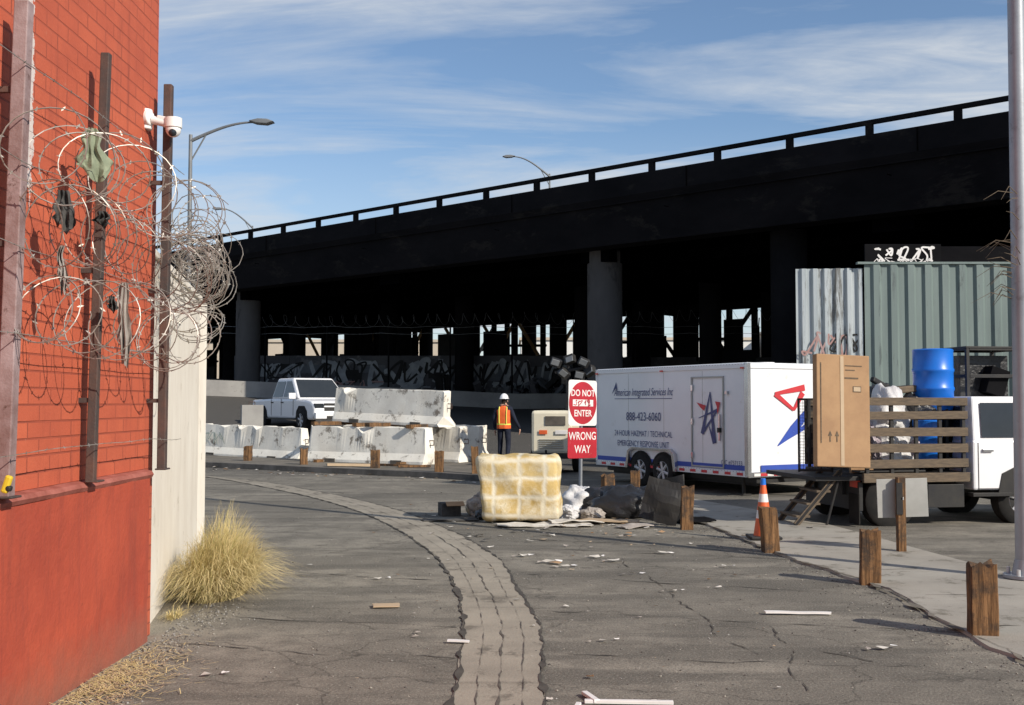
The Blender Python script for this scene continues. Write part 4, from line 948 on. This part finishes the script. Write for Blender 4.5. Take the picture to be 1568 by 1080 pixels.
for i in range(220):
    x=random.gauss(1.0,1.15); y=random.gauss(16,1.4); scrap(x,y,random.uniform(.015,.09),random.choice(['paper','ragg','cardboard2','paper','groove','ragd','barrel' if i%25==0 else 'cardboard']))
for i in range(260):
    y=random.uniform(6,26); x=random.uniform(-2.3,3.2)*min(1,y/12); scrap(x,y,random.choice([.008,.012,.015,.02,.035]),random.choice(['paper','cardboard2','ragg','wood','paper']))
for i in range(170):
    x=random.uniform(-9,-.5); y=24.6-.62*(x+.7)+random.uniform(-1.2,1.5); scrap(x,y,random.uniform(.02,.1),random.choice(['paper','cardboard2','ragd','ragg','wood','ragg']))
for (x,y,s) in ((.12,12.4,.09),(.55,11.6,.07),(1.1,12.0,.09),(1.9,10.3,.05),(2.55,7.75,.06),(1.45,10.1,.05),(.9,12.3,.08),(-1.9,7.0,.05),(.65,8.0,.04),(.4,11.9,.1),(1.2,11.1,.06),(1.7,12.6,.08),(2.2,11.6,.05),(-1.3,10.8,.05)): scrap(x,y,s,'paper'); scrap(x+.1,y+.05,s*.7,'signwhite'); scrap(x-.1,y-.03,s*.6,'ragg')
b.build('litter',fix=False)
b=MB()
for i in range(3200):
    k=random.random()
    if k<.4: y=random.uniform(4.5,9.5); x=-2.58+abs(random.gauss(0,.2))
    elif k<.65: y=random.uniform(6,17); x=3.3-max(0,(y-10.5))*.11-abs(random.gauss(0,.25))
    else: y=random.uniform(5,24); x=random.uniform(-2.4,3.2)*min(1.4,y/10)
    s=random.uniform(.003,.010); 
    z=gz(x,y)+s*.4
    p=[(x+s*random.uniform(-1,1)*.4+s*a,y+s*bb,z+s*c) for a,bb,c in ((1,0,0),(-1,0,0),(0,1,0),(0,-1,0),(0,0,.8),(0,0,-.8))]
    b.add(p,[(0,2,4),(2,1,4),(1,3,4),(3,0,4),(2,0,5),(1,2,5),(3,1,5),(0,3,5)],random.choice(['pave','concrete','kerbdark','kerbdark']))
b.build('gravel',fix=False)
b=MB()
for i in range(1500):
    y=random.gauss(6.85,.40); x=-2.56+abs(random.gauss(0,.20)); a=random.uniform(0,3.14); l=random.uniform(.01,.05); z=.012+random.uniform(0,.012)
    d=Vector((math.cos(a),math.sin(a),random.uniform(-.05,.15)))*l; n=Vector((-d.y,d.x,0)).normalized()*.0024; p=Vector((x,y,z))
    b.add([p-d-n,p+d-n,p+d+n,p-d+n],[(0,1,2,3)],random.choice(['straw','straw','cardboard2']))
b.build('straw',fix=False)
def grass(name,cx,cy,rx,ry,h,n,out=(0.5,-.2)):
    b=MB()
    wx=lambda y:-2.72-(y-8.28)*.184+.03
    for i in range(n):
        a=random.uniform(0,6.28); q=math.sqrt(random.random()); bx=cx+rx*.5*q*math.cos(a); by=cy+ry*.6*q*math.sin(a)
        hh=h*random.uniform(.35,1.05)*(1-.35*q); th=a+random.gauss(0,.8); le=random.uniform(.1,.8)*(.35+q*.8)
        if random.random()<.05: le*=1.5; hh*=1.12
        d=Vector((math.cos(th)*le*rx+out[0]*.12*h,math.sin(th)*le*ry+out[1]*.1,0))
        w=random.uniform(.0018,.004); side=Vector((-math.sin(th+random.uniform(-1,1)),math.cos(th),0))*w
        vs=[];K=5; wob=Vector((random.gauss(0,.04),random.gauss(0,.04),0))*h
        for k in range(K+1):
            t=k/K; p=Vector((bx,by,0))+d*(t**1.8)*1.25+wob*math.sin(t*4)+Vector((0,0,hh*(t-.38*t**3*min(1.7,le*2.6))))
            p.x=max(p.x,wx(p.y)+.002*(i%7))
            ww=side*(1-t*.8); vs+=[p-ww,p+ww]
        b.add(vs,[(2*k,2*k+1,2*k+3,2*k+2) for k in range(K)],'strawg' if random.random()<(.30 if q<.5 else .10) else 'straw')
    return b.build(name,fix=False)
grass('dry_grass',-2.62,10.0,.46,.80,.95,6500)
grass('dry_grass',-2.68,8.9,.10,.2,.14,160); grass('dry_grass',-2.95,11.2,.2,.4,.4,500)
# ---------------------------------------------------------------- worker
rr=root('construction_worker',(-.22,30.2,.12),R(-12))
def skin(name,verts,edges,rad,mat,parent,rootv=0,sub=1):
    me=bpy.data.meshes.new(name); me.from_pydata(verts,edges,[]); o=bpy.data.objects.new(name,me); link(o)
    s=o.modifiers.new('s','SKIN'); s.use_smooth_shade=True
    for i,r in enumerate(rad):
        sv=me.skin_vertices[0].data[i]; sv.radius=(r,r) if not isinstance(r,tuple) else r; sv.use_root=(i==rootv)
    u=o.modifiers.new('u','SUBSURF'); u.levels=sub; u.render_levels=sub
    bpy.context.view_layer.update()
    m2=bpy.data.meshes.new_from_object(o.evaluated_get(bpy.context.evaluated_depsgraph_get())); bpy.data.objects.remove(o)
    m2.materials.clear()
    for q in (mat if isinstance(mat,list) else [mat]): m2.materials.append(M[q])
    o=bpy.data.objects.new(name,m2); link(o); o.parent=parent
    for p in m2.polygons: p.use_smooth=True
    return o
V_=[(0,0,.98),(0,.0,1.15),(0,.01,1.32),(0,0,1.46),(0,.02,1.55),(0,.03,1.64),(0,.03,1.72),
 (-.10,0,.92),(-.12,.10,.50),(-.12,.02,.09),(-.13,.16,.04),
 (.10,0,.92),(.13,-.02,.50),(.14,-.20,.12),(.15,-.08,.04),
 (-.18,0,1.43),(-.27,-.06,1.16),(-.27,.06,.93),(-.27,.09,.86),
 (.18,0,1.43),(.30,-.04,1.17),(.40,.04,.96),(.43,.06,.89)]
E_=[(0,1),(1,2),(2,3),(3,4),(4,5),(5,6),(0,7),(7,8),(8,9),(9,10),(0,11),(11,12),(12,13),(13,14),(3,15),(15,16),(16,17),(17,18),(3,19),(19,20),(20,21),(21,22)]
Rr=[.15,.14,.155,.13,.06,.085,.075,.105,.078,.06,.045,.105,.078,.06,.045,.08,.06,.046,.035,.08,.06,.046,.035]
body=skin('body',V_,E_,Rr,['cloth','skin','hair','black'],rr)
for p in body.data.polygons:
    c=p.center
    if c.z>1.53: p.material_index=2 if (c.y<.02 and c.z>1.58) else 1
    elif c.z<.11: p.material_index=3
for nm,wr,sx in (('left_hand',Vector((-.27,.09,.86)),-1),('right_hand',Vector((.43,.06,.89)),1)):
    vs=[wr,wr+Vector((0,.01,-.06))];ed=[(0,1)];ra=[.026,.032]
    for k,(dy,l) in enumerate(((-.028,.07),(-.009,.08),(.010,.076),(.027,.06))):
        i=len(vs); vs+= [wr+Vector((0,dy,-.085)),wr+Vector((-sx*.008,dy*1.1,-.085-l*.5)),wr+Vector((-sx*.028,dy*1.1+.004,-.085-l))]
        ed+=[(1,i),(i,i+1),(i+1,i+2)]; ra+=[.011,.0095,.008]
    i=len(vs); vs+=[wr+Vector((-sx*.012,.045,-.05)),wr+Vector((-sx*.02,.06,-.09))]; ed+=[(1,i),(i,i+1)]; ra+=[.012,.009]
    skin(nm,vs,ed,ra,'skin',rr)
b=MB(); rings=[(.90,.185,.145,'vest'),(.96,.19,.15,'vest'),(1.00,.19,.15,'vesty'),(1.035,.188,.15,'vest'),(1.24,.19,.155,'vest'),(1.28,.20,.155,'vest'),(1.40,.215,.145,'vest'),(1.47,.16,.12,'vest'),(1.52,.08,.09,'vest')]
seg=24
for (z0,a0,b0,m),(z1,a1,b1,_) in zip(rings[:-1],rings[1:]):
    vs=[(a*math.cos(2*math.pi*i/seg)*(1+.04*math.sin(i*2.3+z*9)),bb*math.sin(2*math.pi*i/seg)*(1+.04*math.sin(i*1.7)),z) for z,a,bb in ((z0,a0,b0),(z1,a1,b1)) for i in range(seg)]
    b.add(vs,[(i,(i+1)%seg,seg+(i+1)%seg,seg+i) for i in range(seg)],m)
b.build('vest',rr,0,False,fix=False)
b=MB()
for s in (-1,1): b.tube([(s*.10,-.148,1.04),(s*.10,-.158,1.25),(s*.105,-.145,1.4),(s*.10,-.1,1.49)],.015,'vesty',6)
b.build('braces',rr,0,True)
b=MB(); su=20
vs=[];
for j in range(7):
    ph=math.pi/2*j/6
    for i in range(su): th=2*math.pi*i/su; vs.append((.118*math.cos(th)*math.cos(ph),.03+.14*math.sin(th)*math.cos(ph),1.715+.14*math.sin(ph)))
b.add(vs,[(j*su+i,j*su+(i+1)%su,(j+1)*su+(i+1)%su,(j+1)*su+i) for j in range(6) for i in range(su)],'white')
vs=[(rx*math.cos(2*math.pi*i/su),.04+ry*math.sin(2*math.pi*i/su),z) for rx,ry,z in ((.118,.14,1.715),(.15,.185,1.705)) for i in range(su)]
b.add(vs,[(i,(i+1)%su,su+(i+1)%su,su+i) for i in range(su)],'white'); b.build('hard_hat',rr,0,True,fix=False)
b=MB(); sphere(b,(0,.135,1.63),.018,'skin',8,6); sphere(b,(-.098,.03,1.64),.025,'skin',8,6,(.5,1,1.3)); sphere(b,(.098,.03,1.64),.025,'skin',8,6,(.5,1,1.3)); sphere(b,(-.035,.112,1.66),.012,'hair',8,6); sphere(b,(.035,.112,1.66),.012,'hair',8,6); b.box((0,.118,1.59),(.05,.01,.01),'red'); b.build('face_and_ears',rr,0,True)
rr=root('caution_tape'); b=MB(); b.box((-2.50,5.52,1.30),(.035,.03,.09),'yellow',(0,.3,0)); b.box((-2.49,5.52,1.28),(.03,.035,.03),'black',(0,.3,0)); b.build('tape',rr,.01)
# ---------------------------------------------------------------- sky, sun, camera
el=R(31); hs=Vector((.75,-.66,0)).normalized(); ts=Vector((hs.x*math.cos(el),hs.y*math.cos(el),math.sin(el)))
sun=bpy.data.lights.new('sun','SUN'); sun.energy=5.0; sun.angle=R(.5); sun.color=(1,.92,.80)
so=bpy.data.objects.new('sun',sun); link(so); so.rotation_euler=ts.to_track_quat('Z','Y').to_euler(); so.location=(20,-20,30)
w=bpy.data.worlds.new('World'); sc.world=w; w.use_nodes=True; t=w.node_tree; t.nodes.clear()
sky=N(t,'ShaderNodeTexSky',sky_type='NISHITA'); sky.sun_disc=False; sky.sun_elevation=el; sky.sun_rotation=math.atan2(hs.x,hs.y); sky.air_density=1.0; sky.dust_density=.2; sky.ozone_density=3.5
bg1=N(t,'ShaderNodeBackground'); bg1.inputs[1].default_value=.125; t.links.new(sky.outputs[0],bg1.inputs[0])
bg2=N(t,'ShaderNodeBackground'); bg2.inputs[0].default_value=(.84,.89,.95,1); bg2.inputs[1].default_value=.78
tc=N(t,'ShaderNodeTexCoord'); s=N(t,'ShaderNodeSeparateXYZ'); t.links.new(tc.outputs['Generated'],s.inputs[0])
zz=math_n(t,'ADD',math_n(t,'MAXIMUM',s.outputs[2],0.0),.14)
u=math_n(t,'DIVIDE',s.outputs[0],zz); v=math_n(t,'DIVIDE',s.outputs[1],zz)
u2=math_n(t,'ADD',math_n(t,'MULTIPLY',u,.55),math_n(t,'MULTIPLY',v,.25)); v2=math_n(t,'MULTIPLY',v,1.35)
cb=N(t,'ShaderNodeCombineXYZ'); t.links.new(u2,cb.inputs[0]); t.links.new(v2,cb.inputs[1])
c1=ramp(t,noise_n(t,cb.outputs[0],1.1,8,.60,.5),.43,.62); c2=ramp(t,noise_n(t,cb.outputs[0],4.5,6,.65,.8),.3,.7)
cl=math_n(t,'MULTIPLY',c1,math_n(t,'ADD',math_n(t,'MULTIPLY',c2,.65),.42))
hz=ramp(t,s.outputs[2],.02,.24,(.55,.55,.55,1),(.02,.02,.02,1))
cl=math_n(t,'MINIMUM',math_n(t,'ADD',cl,hz),.95)
mx=N(t,'ShaderNodeMixShader'); t.links.new(cl,mx.inputs[0]); t.links.new(bg1.outputs[0],mx.inputs[1]); t.links.new(bg2.outputs[0],mx.inputs[2])
out=N(t,'ShaderNodeOutputWorld'); t.links.new(mx.outputs[0],out.inputs[0])
cam=bpy.data.cameras.new('camera'); cam.sensor_width=36; cam.lens=36*1700/1568; cam.clip_end=3000; cam.clip_start=.1
co=bpy.data.objects.new('camera',cam); link(co); co.location=(0,0,1.7); co.rotation_euler=(R(90)+math.atan(78/1700),0,0)
sc.camera=co
sc.view_settings.view_transform='Standard'; sc.view_settings.look='None'; sc.view_settings.exposure=0
